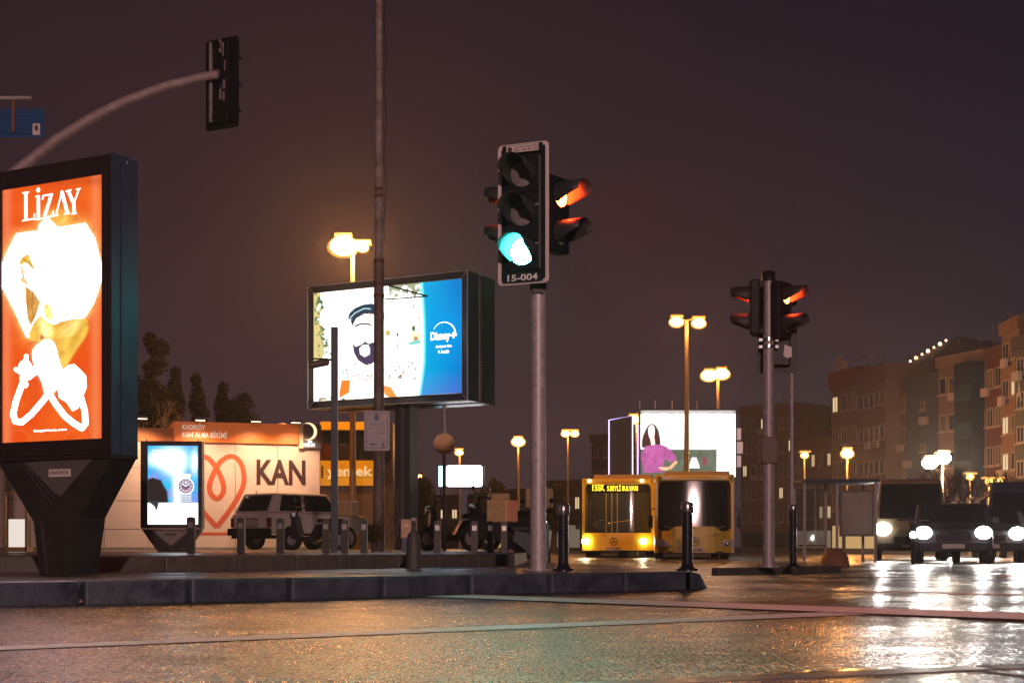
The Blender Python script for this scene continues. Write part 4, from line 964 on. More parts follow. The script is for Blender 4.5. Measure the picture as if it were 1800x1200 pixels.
def tree(label, px, d, ytop, wpx, group, seed, base=0.0, shape='round', leaf=None):
    rng = random.Random(seed); t = thing('tree', label, 'tree', (X(px, d), d, base), 0, group)
    h = Z(ytop, d) - base; w_ = wpx / F * d / 2
    m = MB(); m.tube([(0, 0, 0), (.1, 0, h * .3), (0, .1, h * .62), (.05, 0, h * .93)], [.22, .17, .10, .02], 8)
    cl = []
    for i in range(26 if shape == 'round' else 16):
        if shape == 'round':
            z = h * rng.uniform(.36, .9); k = 1 - abs(z / h - .6) * 1.5; a = rng.uniform(0, 6.28); r_ = w_ * rng.uniform(.3, .72) * max(.3, k)
            c = (r_ * math.cos(a), r_ * math.sin(a), z); cl.append((c, w_ * rng.uniform(.32, .5), (1, 1, .8)))
        else:
            k = i / 16; z = h * (.2 + .72 * k); a = rng.uniform(0, 6.28); q_ = w_ * .75 * (1 - k); c = (q_ * math.cos(a), q_ * math.sin(a), z); cl.append((c, w_ * (.85 - .6 * k) * rng.uniform(.6, 1.15), (1, 1, 1.1)))
        m.tube([(0, 0, min(cl[-1][0][2] * .7, h * .8)), cl[-1][0]], [.07, .02], 5)
    m.build('trunk', bark, t); m = MB()
    cl.append(((0, 0, h * .93), w_ * .28, (.8, .8, 1)))
    for c, r_, sq in cl: leaves(m, c, r_ * 1.3, 300, .085 if d > 50 else .09, rng, sq)
    m.build('crown', leaf or leaf_dark, t); return t
tg = 'dark trees behind the blood donation building'
for i, (px, yt, wp, shp, lb) in enumerate(((264, 563, 70, 'round', 'tallest dark tree, directly right of the big lightbox'), (309, 600, 58, 'cone', 'pointed dark tree, second from the lightbox'),
        (345, 611, 56, 'cone', 'third dark tree from the lightbox, in the middle of the row'), (392, 628, 60, 'cone', 'lowest dark tree at the right end of the row'), (430, 652, 80, 'round', 'low broad dark tree past the end of the row'))):
    tree(lb, px, 54 + i * 1.5, yt + (8 if i == 0 else 34), wp * 1.15, tg, 10 + i, K2, shp)
def bare(label, px, d, ytop, wpx, seed, group, base=0.0, mat=None, thick=.13, lean=0):
    rng = random.Random(seed); t = thing('bare_tree', label, 'tree', (X(px, d), d, base), 0, group); h = Z(ytop, d) - base
    tr = MB(); br = MB()
    tr.tube([(0, 0, 0), (lean * .3, 0, h * .22), (lean * .7, 0, h * .45)], [thick, thick * .8, thick * .55], 8)
    def grow(m, p, dr, L, r_, dep):
        q_ = p + dr * L; mid = p + dr * L * .5 + Vector((rng.uniform(-1, 1), rng.uniform(-1, 1), rng.uniform(-.3, .6))) * L * .07
        m.tube([p, mid, q_], [r_, r_ * .8, r_ * .55], 5, cap=False)
        if dep == 0: return
        for _ in range(3 if dep > 2 else 3):
            nd = (dr + Vector((rng.uniform(-1, 1), rng.uniform(-1, 1), rng.uniform(-.35, .8))) * .75).normalized(); grow(m, p + dr * L * rng.uniform(.55, 1), nd, L * rng.uniform(.6, .85), r_ * .55, dep - 1)
    for k in range(4):
        a = k * 1.57 + rng.uniform(-.4, .4); grow(br, Vector((lean * .65, 0, h * .42)), Vector((math.cos(a) * .6, math.sin(a) * .6, .8)).normalized(), h * .2, thick * .42, 4)
    tr.build('trunk', mat or bark, t); br.build('branches', mat or bark, t); return t
lit_bark = pmat('lamplit_bark', (.30, .24, .16), .7, 0, .3, 12)  # lamplight on the twigs put into a paler bark colour
bare('leafless tree with pale lit twigs behind the orange fascia, right of the lightbox', 262, 47, 678, 90, 5, 'leafless trees', K2, lit_bark, .10)
bare('leafless dark tree in front of the apartment blocks, above the white headlights', 1660, 48, 795, 80, 6, 'leafless trees', 0, None, .15, .3)
bare('leafless dark tree between the other two at the right', 1716, 52, 805, 80, 7, 'leafless trees', 0, None, .14, -.3)
bare('leafless dark tree at the far right edge', 1762, 50, 812, 80, 8, 'leafless trees', 0, None, .14, .4)
bare('leafless tree far behind the signal pole, left of the purple-edged board', 1045, 85, 800, 80, 9, 'leafless trees', 0, None, .14, .1)
t = thing('round_bush', 'clipped round bush standing on the plaza between two dark posts', 'bush', (X(655, 23), 23, K2)); rng = random.Random(2)
m = MB(); m.tube([(0, 0, 0), (0, 0, .22)], .03, 8); m.build('stem', bark, t); m = MB(); leaves(m, (0, 0, .30), .17, 1500, .022, rng, (1, 1, .95)); m.build('foliage', leaf_mat('bush_leaf', (.05, .045, .015), (.12, .10, .03)), t)
t = thing('climbing_plant', 'twiggy climbing plant at the foot of the tall pole', 'plant', (X(684, 25.5), 25.5, K2)); m = MB()
for k in range(9):
    pts = [Vector((rng.uniform(-.06, .06), 0, 0))]
    for i in range(10): pts.append(pts[-1] + Vector((rng.uniform(-.05, .05), rng.uniform(-.03, .03), rng.uniform(.08, .15))))
    m.tube(pts, .007, 4)
m.build('stems', lit_bark, t); m = MB()
for i in range(10): leaves(m, (rng.uniform(-.08, .08), 0, .2 + i * .12), .12, 30, .02, rng)
m.build('leaves', leaf_mat('dry_leaf', (.10, .07, .03), (.25, .17, .08)), t)
tree('distant low tree behind the plaza, left of the white signboard', 742, 78, 838, 60, 'far low trees', 31, 0)
tree('distant low tree behind the plaza, right of the white signboard', 868, 82, 842, 66, 'far low trees', 32, 0)
tree('distant low tree behind the plaza, left of the first bus', 972, 88, 846, 60, 'far low trees', 33, 0)

# ------------------------------------------------------------------ small white car behind the plaza posts
d = 38.0
CR = thing('parked_car', 'white three-door off-road hatchback parked with its rear towards the camera', 'car', (X(440, d), d, K2), R(-40))
carw = pmat('car_white', (.70, .64, .62), .3, 0, .04, 2, coat=.6)
# local: rear faces -y, x to the right, length along +y
Wd = 1.56
low = [(0.0, .42), (.0, .95), (.10, 1.0), (3.0, 1.0), (3.55, .92), (3.62, .45)]
m = MB()
def body_strip(m, prof, hw, mi=0):
    n = len(prof); vs = [(-hw, y, z) for y, z in prof] + [(hw, y, z) for y, z in prof]
    m.add(vs, [tuple(range(n)), tuple(range(2 * n - 1, n - 1, -1))] + [(i, i + n, (i + 1) % n + n, (i + 1) % n) for i in range(n)], mi)
body_strip(m, low, Wd / 2)
cab = [(.06, 1.0), (.34, 1.52), (2.15, 1.52), (2.7, 1.0)]
n = 4; vs = [(-Wd / 2 + .02 + (z - 1) * .16, y, z) for y, z in cab] + [(Wd / 2 - .02 - (z - 1) * .16, y, z) for y, z in cab]
m.add(vs, [(0, 1, 2, 3), (7, 6, 5, 4)] + [(i, i + 4, (i + 1) % 4 + 4, (i + 1) % 4) for i in range(4)])
bd = m.build('body', carw, CR); md = bd.modifiers.new('round', 'BEVEL'); md.width = .05; md.segments = 3; md.limit_method = 'ANGLE'; md.angle_limit = R(30)
def off(pts4, e_): return pts4
m = MB(); k = lambda z: Wd / 2 - .02 - (z - 1) * .16
yz = lambda z: .06 + (z - 1) * .28 / .52
m.add([(-.60, yz(1.04) - .01, 1.04), (.60, yz(1.04) - .01, 1.04), (.54, yz(1.46) - .01, 1.46), (-.54, yz(1.46) - .01, 1.46)], [(0, 1, 2, 3)]); m.build('rear_window', glass_dark, CR)
for sgn in (-1, 1):
    for (y0, y0t, y1, y1t) in ((.36, .50, 1.15, 1.15), (1.27, 1.27, 2.45, 2.08)):
        m = MB(); X0 = sgn * (k(1.04) + .006); X1 = sgn * (k(1.46) + .006); m.add([(X0, y0, 1.04), (X0, y1, 1.04), (X1, y1t, 1.46), (X1, y0t, 1.46)], [(0, 1, 2, 3)]); m.build('side_window', glass_dark, CR)
m = MB(); m.box(-Wd / 2 - .03, Wd / 2 + .03, -.14, .06, .38, .58, bv=.03); m.box(-Wd / 2 - .01, Wd / 2 + .01, .0, .5, .30, .40); m.build('rear_bumper', blk, CR)
for sgn in (-1, 1):
    m = MB(); a = sgn * (Wd / 2 - .10); m.box(min(a, a + sgn * .12), max(a, a + sgn * .12), -.02, .06, .60, .86, bv=.008); m.build('tail_light', pmat('tail_lamp', (.16, .02, .015), .2), CR)
m = MB(); m.box(-.26, .26, -.018, -.004, .64, .80); pt = m.build('number_plate', lgrey, CR); text('plate_text', '34 KD 219', dk_text, pt, -.22, .22, .68, .77, -.0185, .002)
m = MB(); m.box(-.31, .31, -.004, .0, .60, .85); m.build('plate_recess', pmat('recess', (.2, .19, .2), .5), CR)
def wheel(parent, x, y, z, r_, w_, name='wheel'):
    m = MB(); m.tube([(x - w_ / 2, y, z), (x - w_ / 2 + .03, y, z), (x + w_ / 2 - .03, y, z), (x + w_ / 2, y, z)], [r_ - .03, r_, r_, r_ - .03], 24); w0 = m.build(name, rubber, parent)
    m = MB(); m.tube([(x - w_ / 2 - .004, y, z), (x + w_ / 2 + .004, y, z)], r_ * .58, 20); m.build('rim', galv, w0)
for sx in (-1, 1):
    for yy in (.72, 2.85): wheel(CR, sx * (Wd / 2 - .09), yy, .33, .33, .2)
m = MB(); m.tube([(.2, .05, 1.58), (.2, .0, 1.40)], .01, 5); m.build('rear_wiper', blk, CR)

# ------------------------------------------------------------------ parked scooters
def scooter():
    t = thing('scooter', '', 'scooter', (0, 0, 0), 0, 'scooters parked on the plaza')
    for y in (-.62, .62):
        m = MB(); m.tube([(-.05, y, .24), (-.035, y, .24), (.035, y, .24), (.05, y, .24)], [.21, .24, .24, .21], 20); w0 = m.build('wheel', rubber, t)
        m = MB(); m.tube([(-.053, y, .24), (.053, y, .24)], .12, 14); m.build('rim', galv, w0)
    m = MB(); m.prism([(-.72, .50), (-.62, .66), (-.05, .60), (.1, .32), (.38, .34), (.50, .80), (.58, .80), (.60, .30), (.30, .20), (-.05, .2), (-.3, .35)], -.14, .14, ax='x'); m.build('body', pmat('scooter_paint', (.04, .03, .03), .3, 0, .1, 5, coat=.5), t)
    m = MB(); m.box(-.12, .12, -.68, -.08, .64, .74, bv=.03); m.build('seat', blk, t)
    m = MB(); m.tube([(0, .6, .24), (0, .50, .85), (0, .45, .98)], .025, 8); m.tube([(-.3, .40, .98), (0, .46, 1.0), (.3, .40, .98)], .016, 8); m.build('handlebar', blk, t)
    m = MB(); m.tube([(0, .6, .8), (0, .66, .8)], [.08, .065], 14); m.build('headlight', steel, t)
    for sx in (-1, 1):
        m = MB(); m.tube([(sx * .22, .42, .98), (sx * .26, .42, 1.12)], .006, 5); m.ball((sx * .27, .42, 1.16), .055, 10, sq=(1, .3, .8)); m.build('mirror', blk_gloss, t)
    m = MB(); m.box(-.19, .19, -1.0, -.62, .78, 1.14, bv=.03); m.build('delivery_box', pmat('box_cream', (.62, .42, .20), .5), t)
    return t
sc0 = scooter()
for i, (px, d, rz_, lb) in enumerate(((556, 33, 70, 'dark scooter parked beside the white car'), (806, 28, 105, 'scooter with cream delivery box below the white signboard'), (880, 26, 60, 'scooter near the right end of the plaza kerb'), (924, 23.4, -28, 'scooter with cream delivery box beside the main signal pole'))):
    o = sc0 if i == 0 else copy_tree(sc0); o.location = (X(px, d), d, K2 if i < 3 else 0); o.rotation_euler.z = R(rz_); o['label'] = lb

# ------------------------------------------------------------------ buses
glass_thin = glassmat('windscreen_glass', (.8, .8, .77), .07)
head_lit = emat('headlamp_warm', (1, .82, .5), 110); mark_l = emat('marker_light', (1, .95, .8), 14); led_m = emat('led_amber', (1, .62, .02), 4.0)
inter = pmat('bus_interior', (.09, .08, .07), .6); dash = pmat('dashboard', (.03, .028, .026), .5)
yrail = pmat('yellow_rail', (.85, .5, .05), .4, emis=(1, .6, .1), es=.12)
def bus(label, px0, px1, d, ytop, ybot, lit, dest, plate, roof_lift, deep, num=None):
    w_ = (px1 - px0) / F * d; t = thing('city_bus', label, 'bus', (X((px0 + px1) / 2, d), d, 0), R(-6 if lit else -5), 'yellow city buses facing the camera')
    zt = Z(ytop, d); zb = Z(ybot, d); hw = w_ / 2; Ln = 11.5; q = lambda x, y: (X(x, d) - X((px0 + px1) / 2, d), Z(y, d))
    zw0 = Z(936 if not deep else 934, d); zw1 = zt - (.22 if not deep else .16)
    mats = [yellow_p, inter, blk]
    m = MB()
    m.box(-hw, hw, 2.2, Ln, zb + .0, zt, 0, bv=.08)                       # rear saloon block
    m.box(-hw, -hw + .09, .06, 2.3, zb, zt - .06, 0); m.box(hw - .09, hw, .06, 2.3, zb, zt - .06, 0)
    m.box(-hw + .004, hw - .004, .06, 2.3, zt - .22, zt, 0, bv=.05)
    # lower front panel, curved in plan
    n = 12; prof = []
    for i in range(n + 1):
        u = -1 + 2 * i / n; prof.append((u * hw, .16 * abs(u) ** 3.5))
    def band(z0, z1, mi, dy=0.0, lean=0.0):
        vs = [(x, y + dy, z0) for x, y in prof] + [(x, y + dy + lean, z1) for x, y in prof]; k_ = len(prof)
        m.add(vs, [(i, i + 1, k_ + i + 1, k_ + i) for i in range(k_ - 1)], mi, True)
    if deep:
        # wavy top edge of the yellow front
        top = [zw0 + .10 + .16 * (abs(x) / hw > .80) - .17 * (.48 < abs(x) / hw <= .80) for x, y in prof]; top = [zw0 + .20 if abs(x) / hw > .9 else zw0 + .02 if abs(x) / hw > .62 else zw0 + .17 for x, y in prof]
        vs = [(x, y, zb) for x, y in prof] + [(x, y, z) for (x, y), z in zip(prof, top)]; k_ = len(prof); m.add(vs, [(i, i + 1, k_ + i + 1, k_ + i) for i in range(k_ - 1)], 0)
    else: band(zb, zw0, 0)
    m.box(-hw + .02, hw - .02, .165, .5, zb + .01, zw0 - .01, 1)
    band(zt - .13, zt - .02, 0, .02, .06)
    m.box(-hw + .03, hw - .03, .12, 2.2, .22, zb + .005, 2); m.box(-.9, .9, .02, .12, .24, zb - .02, 2)
    bd = m.build('body', mats, t)
    # corner pillars
    for sx in (-1, 1):
        m = MB(); m.tube([(sx * (hw - .05), .15, zb + .3), (sx * (hw - .045), .15, zw0 + .3), (sx * (hw - .06), .14, zt - .35), (sx * (hw - .12), .12, zt - .05)], [.06, .045, .05, .14], 10); m.build('pillar', yellow_p, t)
    # windscreen
    m = MB(); vs = [(x * .955, y + .03, zw0 - .05) for x, y in prof] + [(x * .955, y + .10, zt - .13) for x, y in prof]; k_ = len(prof)
    m.add(vs, [(i, i + 1, k_ + i + 1, k_ + i) for i in range(k_ - 1)], 0, True); m.build('windscreen', glass_thin if lit else glass_dark, t)
    m = MB(); m.box(-hw + .1, hw - .1, 2.0, 2.19, zb, zt - .2); m.box(-hw + .1, hw - .1, .3, 2.0, zw0 - .45, zw0 - .38)
    if lit: m.box(-hw + .1, hw - .1, .2, .55, zw0 - .3, zw0 + .02)
    m.build('cab_interior', inter, t)
    if lit:
        m = MB()
        for px in (1063, 1073, 1083, 1112): a = q(px, 900); m.tube([(a[0], 1.3, zw0 - .4), (a[0], 1.3, zt - .45)], .018, 8)
        a = q(1030, 920); m.tube([(q(1068, 0)[0], .9, Z(918, d)), (q(1108, 0)[0], .8, Z(913, d))], .014, 6); m.build('grab_rail', yrail, t)
        m = MB(); c_ = q(1057, 921); m.tube([(c_[0] + .26 * math.cos(a), .75 + .1 * math.sin(a), c_[1] + .16 * math.sin(a)) for a in [i * .4488 for i in range(15)]], .016, 6, cap=False); m.build('steering_wheel', steel, t)
        m = MB(); m.box(-hw + .3, hw - .3, .9, 1.9, zt - .40, zt - .37); m.build('ceiling_light', emat('cab_light', (1, .72, .38), .9), t)
        for px in (1050, 1092, 1106):
            m = MB(); a = q(px, 912); m.box(a[0] - .2, a[0] + .2, 1.5, 1.62, zw0 - .3, zw0 + .35, bv=.04); m.build('seat', pmat('seat_fabric', (.12, .12, .16), .7), t)
        m = MB(); m.box(-hw + .16, hw - .16, .16, .22, zt - .52, zt - .20, bv=.01); db = m.build('destination_board', blk, t)
        a = q(1041, 862); b = q(1063, 850); text('destination_text', dest[0], led_m, db, a[0], b[0], a[1], b[1], .158, .004, .02)
        a = q(1067, 862); b = q(1121, 850); text('destination_text', dest[1], led_m, db, a[0], b[0], a[1], b[1], .158, .004, .02)
        for px in (1036, 1128): a = q(px, 844.5); m = MB(); m.ball((a[0], .04, a[1]), .05, 10); m.build('marker_light', mark_l, t)
    # headlights
    for sx in (-1, 1):
        if lit:
            c_ = q(1029 if sx < 0 else 1130.5, 951); m = MB(); m.ball((c_[0], .03, c_[1]), .115, 14, sq=(1.15, .35, .8)); hl = m.build('headlight', head_lit, t)
        else:
            A_ = [(1, .20), (.99, .42), (.75, .42), (.58, .20)]; A_ = [(sx * a * hw * .99, zb + b) for a, b in A_]
            m = MB(); m.prism(A_, .02, .12); hl = m.build('headlight', pmat('headlamp_glass', (.28, .22, .20), .12, .5, .4, 6), t)
            m = MB(); m.ball((sx * .83 * hw, .015, zb + .30), .085, 12, sq=(1, .3, .9)); m.build('lamp_reflector', steel, hl)
        m = MB(); m.tube([(sx * (hw - .02), .1, zw0 + .75), (sx * (hw + .13), -.12, zw0 + .72), (sx * (hw + .15), -.14, zw0 + .5)], .018, 6)
        m.box(sx * (hw + .15) - .07, sx * (hw + .15) + .07, -.2, -.13, zw0 + .12, zw0 + .52, bv=.02); m.build('mirror', blk, t)
        m = MB(); m.tube([(sx * .25 * hw, .02, zw0 + .0), (sx * .75 * hw, .07, zw0 + (.12 if not deep else .18))], .012, 5); m.build('wiper', blk if lit else galv, t)
        for yy in (2.6, 8.4): wheel(t, sx * (hw - .15), yy, .46, .46, .28)
    # roof pod
    m = MB(); a = q(roof_lift[0], roof_lift[2]); b = q(roof_lift[1], roof_lift[2]); y0 = 1.4
    m.box(max(a[0], -hw + .1), min(b[0] + .05, hw - .05), y0, 4.8, zt - .03, a[1] * 1.0 + .02 if a[1] > zt else zt + .12, bv=.05); m.build('roof_unit', pmat('roof_cream', (.55, .36, .16), .5), t)
    # badge and plate
    c_ = (q(1078.5, 951) if lit else q(1221, 951)); m = MB()
    m.tube([(c_[0] + .13 * math.cos(a), -.008, c_[1] + .13 * math.sin(a)) for a in [i * .31416 for i in range(21)]], .012, 6, cap=False)
    for k_ in range(3):
        an = math.pi / 2 + k_ * 2.0944; m.tube([(c_[0], -.01, c_[1]), (c_[0] + .125 * math.cos(an), -.008, c_[1] + .125 * math.sin(an))], [.018, .006], 6)
    m.build('emblem', pmat('emblem_grey', (.10, .08, .07), .3, .5), t)
    c_ = (q(1078.5, 963.5) if lit else q(1221, 966)); m = MB(); m.box(c_[0] - .27, c_[0] + .27, -.02, -.006, c_[1] - .065, c_[1] + .065); pt = m.build('number_plate', lgrey, t)
    text('plate_text', plate, dk_text, pt, c_[0] - .23, c_[0] + .23, c_[1] - .04, c_[1] + .04, -.0205, .003)
    tx = [(1062, 'İETT', 9)] if lit else [(1175, '16', 5), (1182, '12', 5), (1257, 'M-2021', 14)]
    for px, s_, wp in tx: a = q(px - wp / 2, 941.5); b = q(px + wp / 2, 938); text('lettering', s_, dk_text, t, a[0], b[0], a[1], b[1], .004, .006)
    return t
bus('yellow city bus with lit headlights and an amber destination display', 1023, 1149, 50.5, 840, 967, True, ('15SK', 'S.BEYLİ BULVARI'), '34 TN 5861', (1040, 1160, 831), False)
bus('yellow city bus with its lamps off and a dark windscreen, right of the lit one', 1152, 1290, 45.6, 833, 971, False, None, '34 ZU 1464', (1170, 1286, 825), True)

# bus shelter
d = 36.0
BS = thing('bus_shelter', 'unlit glass bus shelter with an end panel, left of the oncoming headlights', 'bus shelter', (X(1478, d), d, 0))
q = lambda x, y, yy=0: loc_on(BS, x, y, yy)
a = q(1410, 845)[0]; b = q(1545, 845)[0]; zt = q(0, 848)[1]
m = MB(); m.box(a, b, -.1, 1.5, zt, zt + .09, bv=.02); m.build('roof', dark_metal, BS)
for px in (1415, 1472, 1540):
    for yy in (.05, 1.35): m = MB(); xx = q(px, 900)[0]; m.box(xx - .03, xx + .03, yy - .03, yy + .03, 0, zt); m.build('post', galv, BS)
m = MB(); m.box(q(1418, 0)[0], q(1470, 0)[0], 1.34, 1.35, .35, zt - .1); m.build('glass_wall', glassmat('shelter_glass', (.8, .8, .8), .15), BS)
m = MB(); m.box(q(1477, 0)[0], q(1537, 0)[0], .03, .14, q(0, 942)[1], q(0, 861)[1], bv=.01); ap = m.build('end_panel', pmat('shelter_panel', (.20, .17, .13), .3), BS)
m = MB(); m.box(q(1481, 0)[0], q(1533, 0)[0], .02, .029, q(0, 938)[1], q(0, 865)[1]); m.build('poster_glass', pmat('poster_dim', (.42, .34, .26), .25, 0, .2, 2), ap)
m = MB(); m.box(q(1420, 0)[0], q(1468, 0)[0], 1.0, 1.3, .40, .45); m.build('bench', pmat('bench', (.2, .12, .06), .5), BS)
t = thing('stone_dome', 'round-topped concrete dome bollard on the paving, right of the bollards', 'bollard', (X(1468, 29), 29, 0)); m = MB()
m.lathe([(.29, 0), (.29, .06), (.27, .17), (.21, .27), (.11, .34), (.001, .36)], 20); m.build('dome', pmat('dome_conc', (.30, .14, .07), .7), t)

# ------------------------------------------------------------------ oncoming vehicles with dazzling headlights
dazz = emat('headlamp_white', (1, .97, .92), 36)
def vehicle(kind, label, px, d, wd, hgt, col, hz, rad=.10, Ln=4.3, cat='car', rz_=0):
    t = thing(kind, label, cat, (X(px, d), d, 0), R(rz_) - (px - 900) / F * .92, 'vehicles with lit headlights at the right'); hw = wd / 2; van = hgt > 1.9
    bm_ = pmat('veh_' + col[0], col[1], .3, 0, .05, 2, coat=.6); m = MB()
    if van: pr = [(0, .35), (-.0, .95), (.12, 1.15), (.75, hgt - .08), (1.1, hgt), (Ln, hgt), (Ln + .05, .35)]
    else: pr = [(0, .30), (-.02, .70), (.15, .80), (1.05, .93), (1.75, hgt), (3.2, hgt - .02), (3.95, .98), (4.35, .92), (4.4, .30)]
    n = len(pr); vs = [(-hw * (1 if z < 1.0 else 1 - (z - 1.0) * .12), y, z) for y, z in pr] + [(hw * (1 if z < 1.0 else 1 - (z - 1.0) * .12), y, z) for y, z in pr]
    m.add(vs, [tuple(range(n)), tuple(range(2 * n - 1, n - 1, -1))] + [(i, i + n, (i + 1) % n + n, (i + 1) % n) for i in range(n)]); bo_ = m.build('body', bm_, t); md = bo_.modifiers.new('round', 'BEVEL'); md.width = .09; md.segments = 4; md.limit_method = 'ANGLE'; md.angle_limit = R(25)
    for sx in (-1, 1):
        k1 = hw * (.955 if van else .99); m = MB(); zz0, zz1 = (1.2, hgt - .2) if van else (.98, hgt - .1); ya, yb, yc, yd_ = (.9, 4.2, 4.2, .9) if van else (1.55, 3.6, 3.1, 1.95)
        m.add([(sx * (hw * (1 - (zz0 - 1) * .12 if zz0 > 1 else 1) + .006), ya, zz0), (sx * (hw * (1 - (zz0 - 1) * .12 if zz0 > 1 else 1) + .006), yb, zz0), (sx * (hw * (1 - (zz1 - 1) * .12) + .006), yc, zz1), (sx * (hw * (1 - (zz1 - 1) * .12) + .006), yd_, zz1)], [(0, 1, 2, 3)]); m.build('side_window', glass_dark, t)
    m = MB()
    if van: w0 = (.14, 1.19, .72, hgt - .16)
    else: w0 = (1.1, .97, 1.7, hgt - .05)
    k0 = hw * .86; m.add([(-k0, w0[0] - .02, w0[1]), (k0, w0[0] - .02, w0[1]), (k0 * .93, w0[2] - .02, w0[3]), (-k0 * .93, w0[2] - .02, w0[3])], [(0, 1, 2, 3)]); m.build('windscreen', glass_dark, t)
    m = MB(); m.box(-hw * .9, hw * .9, -.05, .1, .28, .50, bv=.03); m.build('bumper', blk, t); m = MB(); m.box(-hw * .45, hw * .45, -.035, .05, .52, .68); m.build('grille', blk, t)
    for sx in (-1, 1):
        m = MB(); m.ball((sx * hw * .76, -.01, hz), rad, 12, sq=(1.2, .35, .95)); m.build('headlight', dazz, t)
        ld = bpy.data.lights.new('beam_light', 'SPOT'); ld.energy = 160; ld.color = (1, .96, .9); ld.spot_size = R(60); ld.spot_blend = .8; ld.shadow_soft_size = .08; ld.specular_factor = .1
        lo = bpy.data.objects.new('beam_light', ld); COL.objects.link(lo); lo.parent = t; lo.location = (sx * hw * .76, -.12, hz); lo.rotation_euler = (R(84), 0, R(180))
        m = MB(); m.box(sx * (hw + .08) - .08, sx * (hw + .08) + .08, .9 if not van else .45, 1.0 if not van else .55, .95 if not van else 1.3, 1.1 if not van else 1.6, bv=.02); m.build('mirror', blk, t)
        for yy in (.75, Ln - .9): wheel(t, sx * (hw - .1), yy, .31, .31, .2)
    m = MB(); m.box(-.25, .25, -.07, -.052, .36, .46); pt = m.build('number_plate', lgrey, t)
    return t
vehicle('minibus', 'light minibus with dazzling headlights, leftmost of the oncoming row', 1601, 40, 2.0, 2.35, ('cream', (.25, .20, .12)), .90, .20, 5.4, 'minibus')
vehicle('oncoming_car', 'dark car with dazzling headlights beside the light minibus', 1676, 33, 1.75, 1.45, ('dark', (.05, .05, .06)), .72, .16)
vehicle('oncoming_car', 'silver car with dazzling headlights, between the dark car and the far right van', 1738, 35, 1.75, 1.45, ('silver', (.12, .12, .125)), .72, .17)
vehicle('minibus', 'dark blue van with dazzling headlights, cut by the right edge of the picture', 1803, 36, 1.9, 2.1, ('navy', (.04, .05, .09)), .80, .18, 5.0, 'van')
vehicle('oncoming_car', 'farther car added for headlight glare between the dark car and the silver car', 1708, 52, 1.75, 1.45, ('dark', (.05, .05, .06)), .72, .22)  # back row of cars added to thicken the headlight glare
vehicle('oncoming_car', 'farthest car added for headlight glare between the silver car and the edge van', 1768, 56, 1.75, 1.45, ('dark', (.05, .05, .06)), .72, .24)
t = thing('oncoming_motorcycle', 'motorcycle with one small bright lamp between the minibus headlights', 'motorcycle', (X(1605, 32), 32, 0), -.28)
m = MB(); m.tube([(-.05, 0, .3), (-.04, 0, .3), (.04, 0, .3), (.05, 0, .3)], [.26, .3, .3, .26], 18); m.build('wheel', rubber, t); m = MB(); m.tube([(-.05, 1.3, .3), (-.04, 1.3, .3), (.04, 1.3, .3), (.05, 1.3, .3)], [.26, .3, .3, .26], 18); m.build('wheel', rubber, t)
m = MB(); m.prism([(.35, .5), (.3, .78), (.7, .92), (1.6, .8), (1.5, .6), (.9, .35)], -.08, .08, ax='x'); m.build('body', blk, t)
m = MB(); m.tube([(0, 0, .3), (0, .2, .95)], .03, 8); m.tube([(-.35, .25, 1.0), (.35, .25, 1.0)], .018, 8); m.build('handlebar', blk, t)
m = MB(); m.ball((0, .05, .66), .075, 12, sq=(1, .5, 1)); m.build('headlight', dazz, t)

# ------------------------------------------------------------------ far white billboard with violet LED outline beside it
d = 62.0
FB = thing('far_billboard', 'blown-out white billboard with a woman in magenta, rising behind the buses', 'billboard', (X(1210, d), d, 0))
q = lambda x, y, yy=0: loc_on(FB, x, y, yy)
a = q(1126, 838); b = q(1293, 721); poster(FB, 'poster', a[0], b[0], a[1], b[1], 0, 170, 120, art_lady)
m = MB(); m.box(a[0] - .05, b[0] + .05, .02, .5, a[1] - .05, b[1] + .06); m.build('housing', dark_metal2, FB)
m = MB()
for px in (1125, 1152, 1182, 1226, 1262): c_ = q(px, 0); m.box(c_[0] - .02, c_[0] + .02, .1, .14, b[1], b[1] + .45)
m.build('lamp_bracket', galv, FB)
for px in (1160, 1262): m = MB(); c_ = q(px, 0); m.box(c_[0] - .15, c_[0] + .15, .1, .4, 0, a[1]); m.build('post', dark_metal, FB)
m = MB(); c_ = q(1307, 0)
for k_ in range(3): m.box(b[0] + .08, q(1303 + (k_ % 2) * 3, 0)[0], .05, .3, q(0, 820 - k_ * 24)[1], q(0, 800 - k_ * 24)[1])
m.build('side_panel', pmat('side_panel', (.5, .42, .45), .5, emis=(1, .75, .8), es=.25), FB)
VO = thing('led_outlined_board', 'dark board outlined with violet LED strips left of the white billboard', 'billboard', (X(1095, 60), 60, 0))
q = lambda x, y, yy=0: loc_on(VO, x, y, yy); led = emat('violet_led', (.62, .50, 1.0), 2.6)
m = MB(); p1, p2, p3 = q(1070.5, 738), q(1112, 730), q(1070.5, 838); p4 = q(1112, 838)
m.prism([p3, p4, p2, p1], .03, .3); m.build('panel', pmat('dark_panel', (.04, .035, .05), .5), VO)
m = MB(); m.tube([(p3[0], 0, p3[1]), (p1[0], 0, p1[1]), (p2[0], 0, p2[1]), (p4[0], 0, p4[1])], .028, 6); e1 = q(1121, 838); e2 = q(1121, 745); m.tube([(e1[0], 0, e1[1]), (e2[0], 0, e2[1])], .028, 6); m.build('led_strip', led, VO)
m = MB(); m.box(-.2, .2, .1, .3, 0, p3[1]); m.box(p4[0] - .02, e1[0], .05, .12, p4[1] - .1, p4[1]); m.build('post', dark_metal, VO)

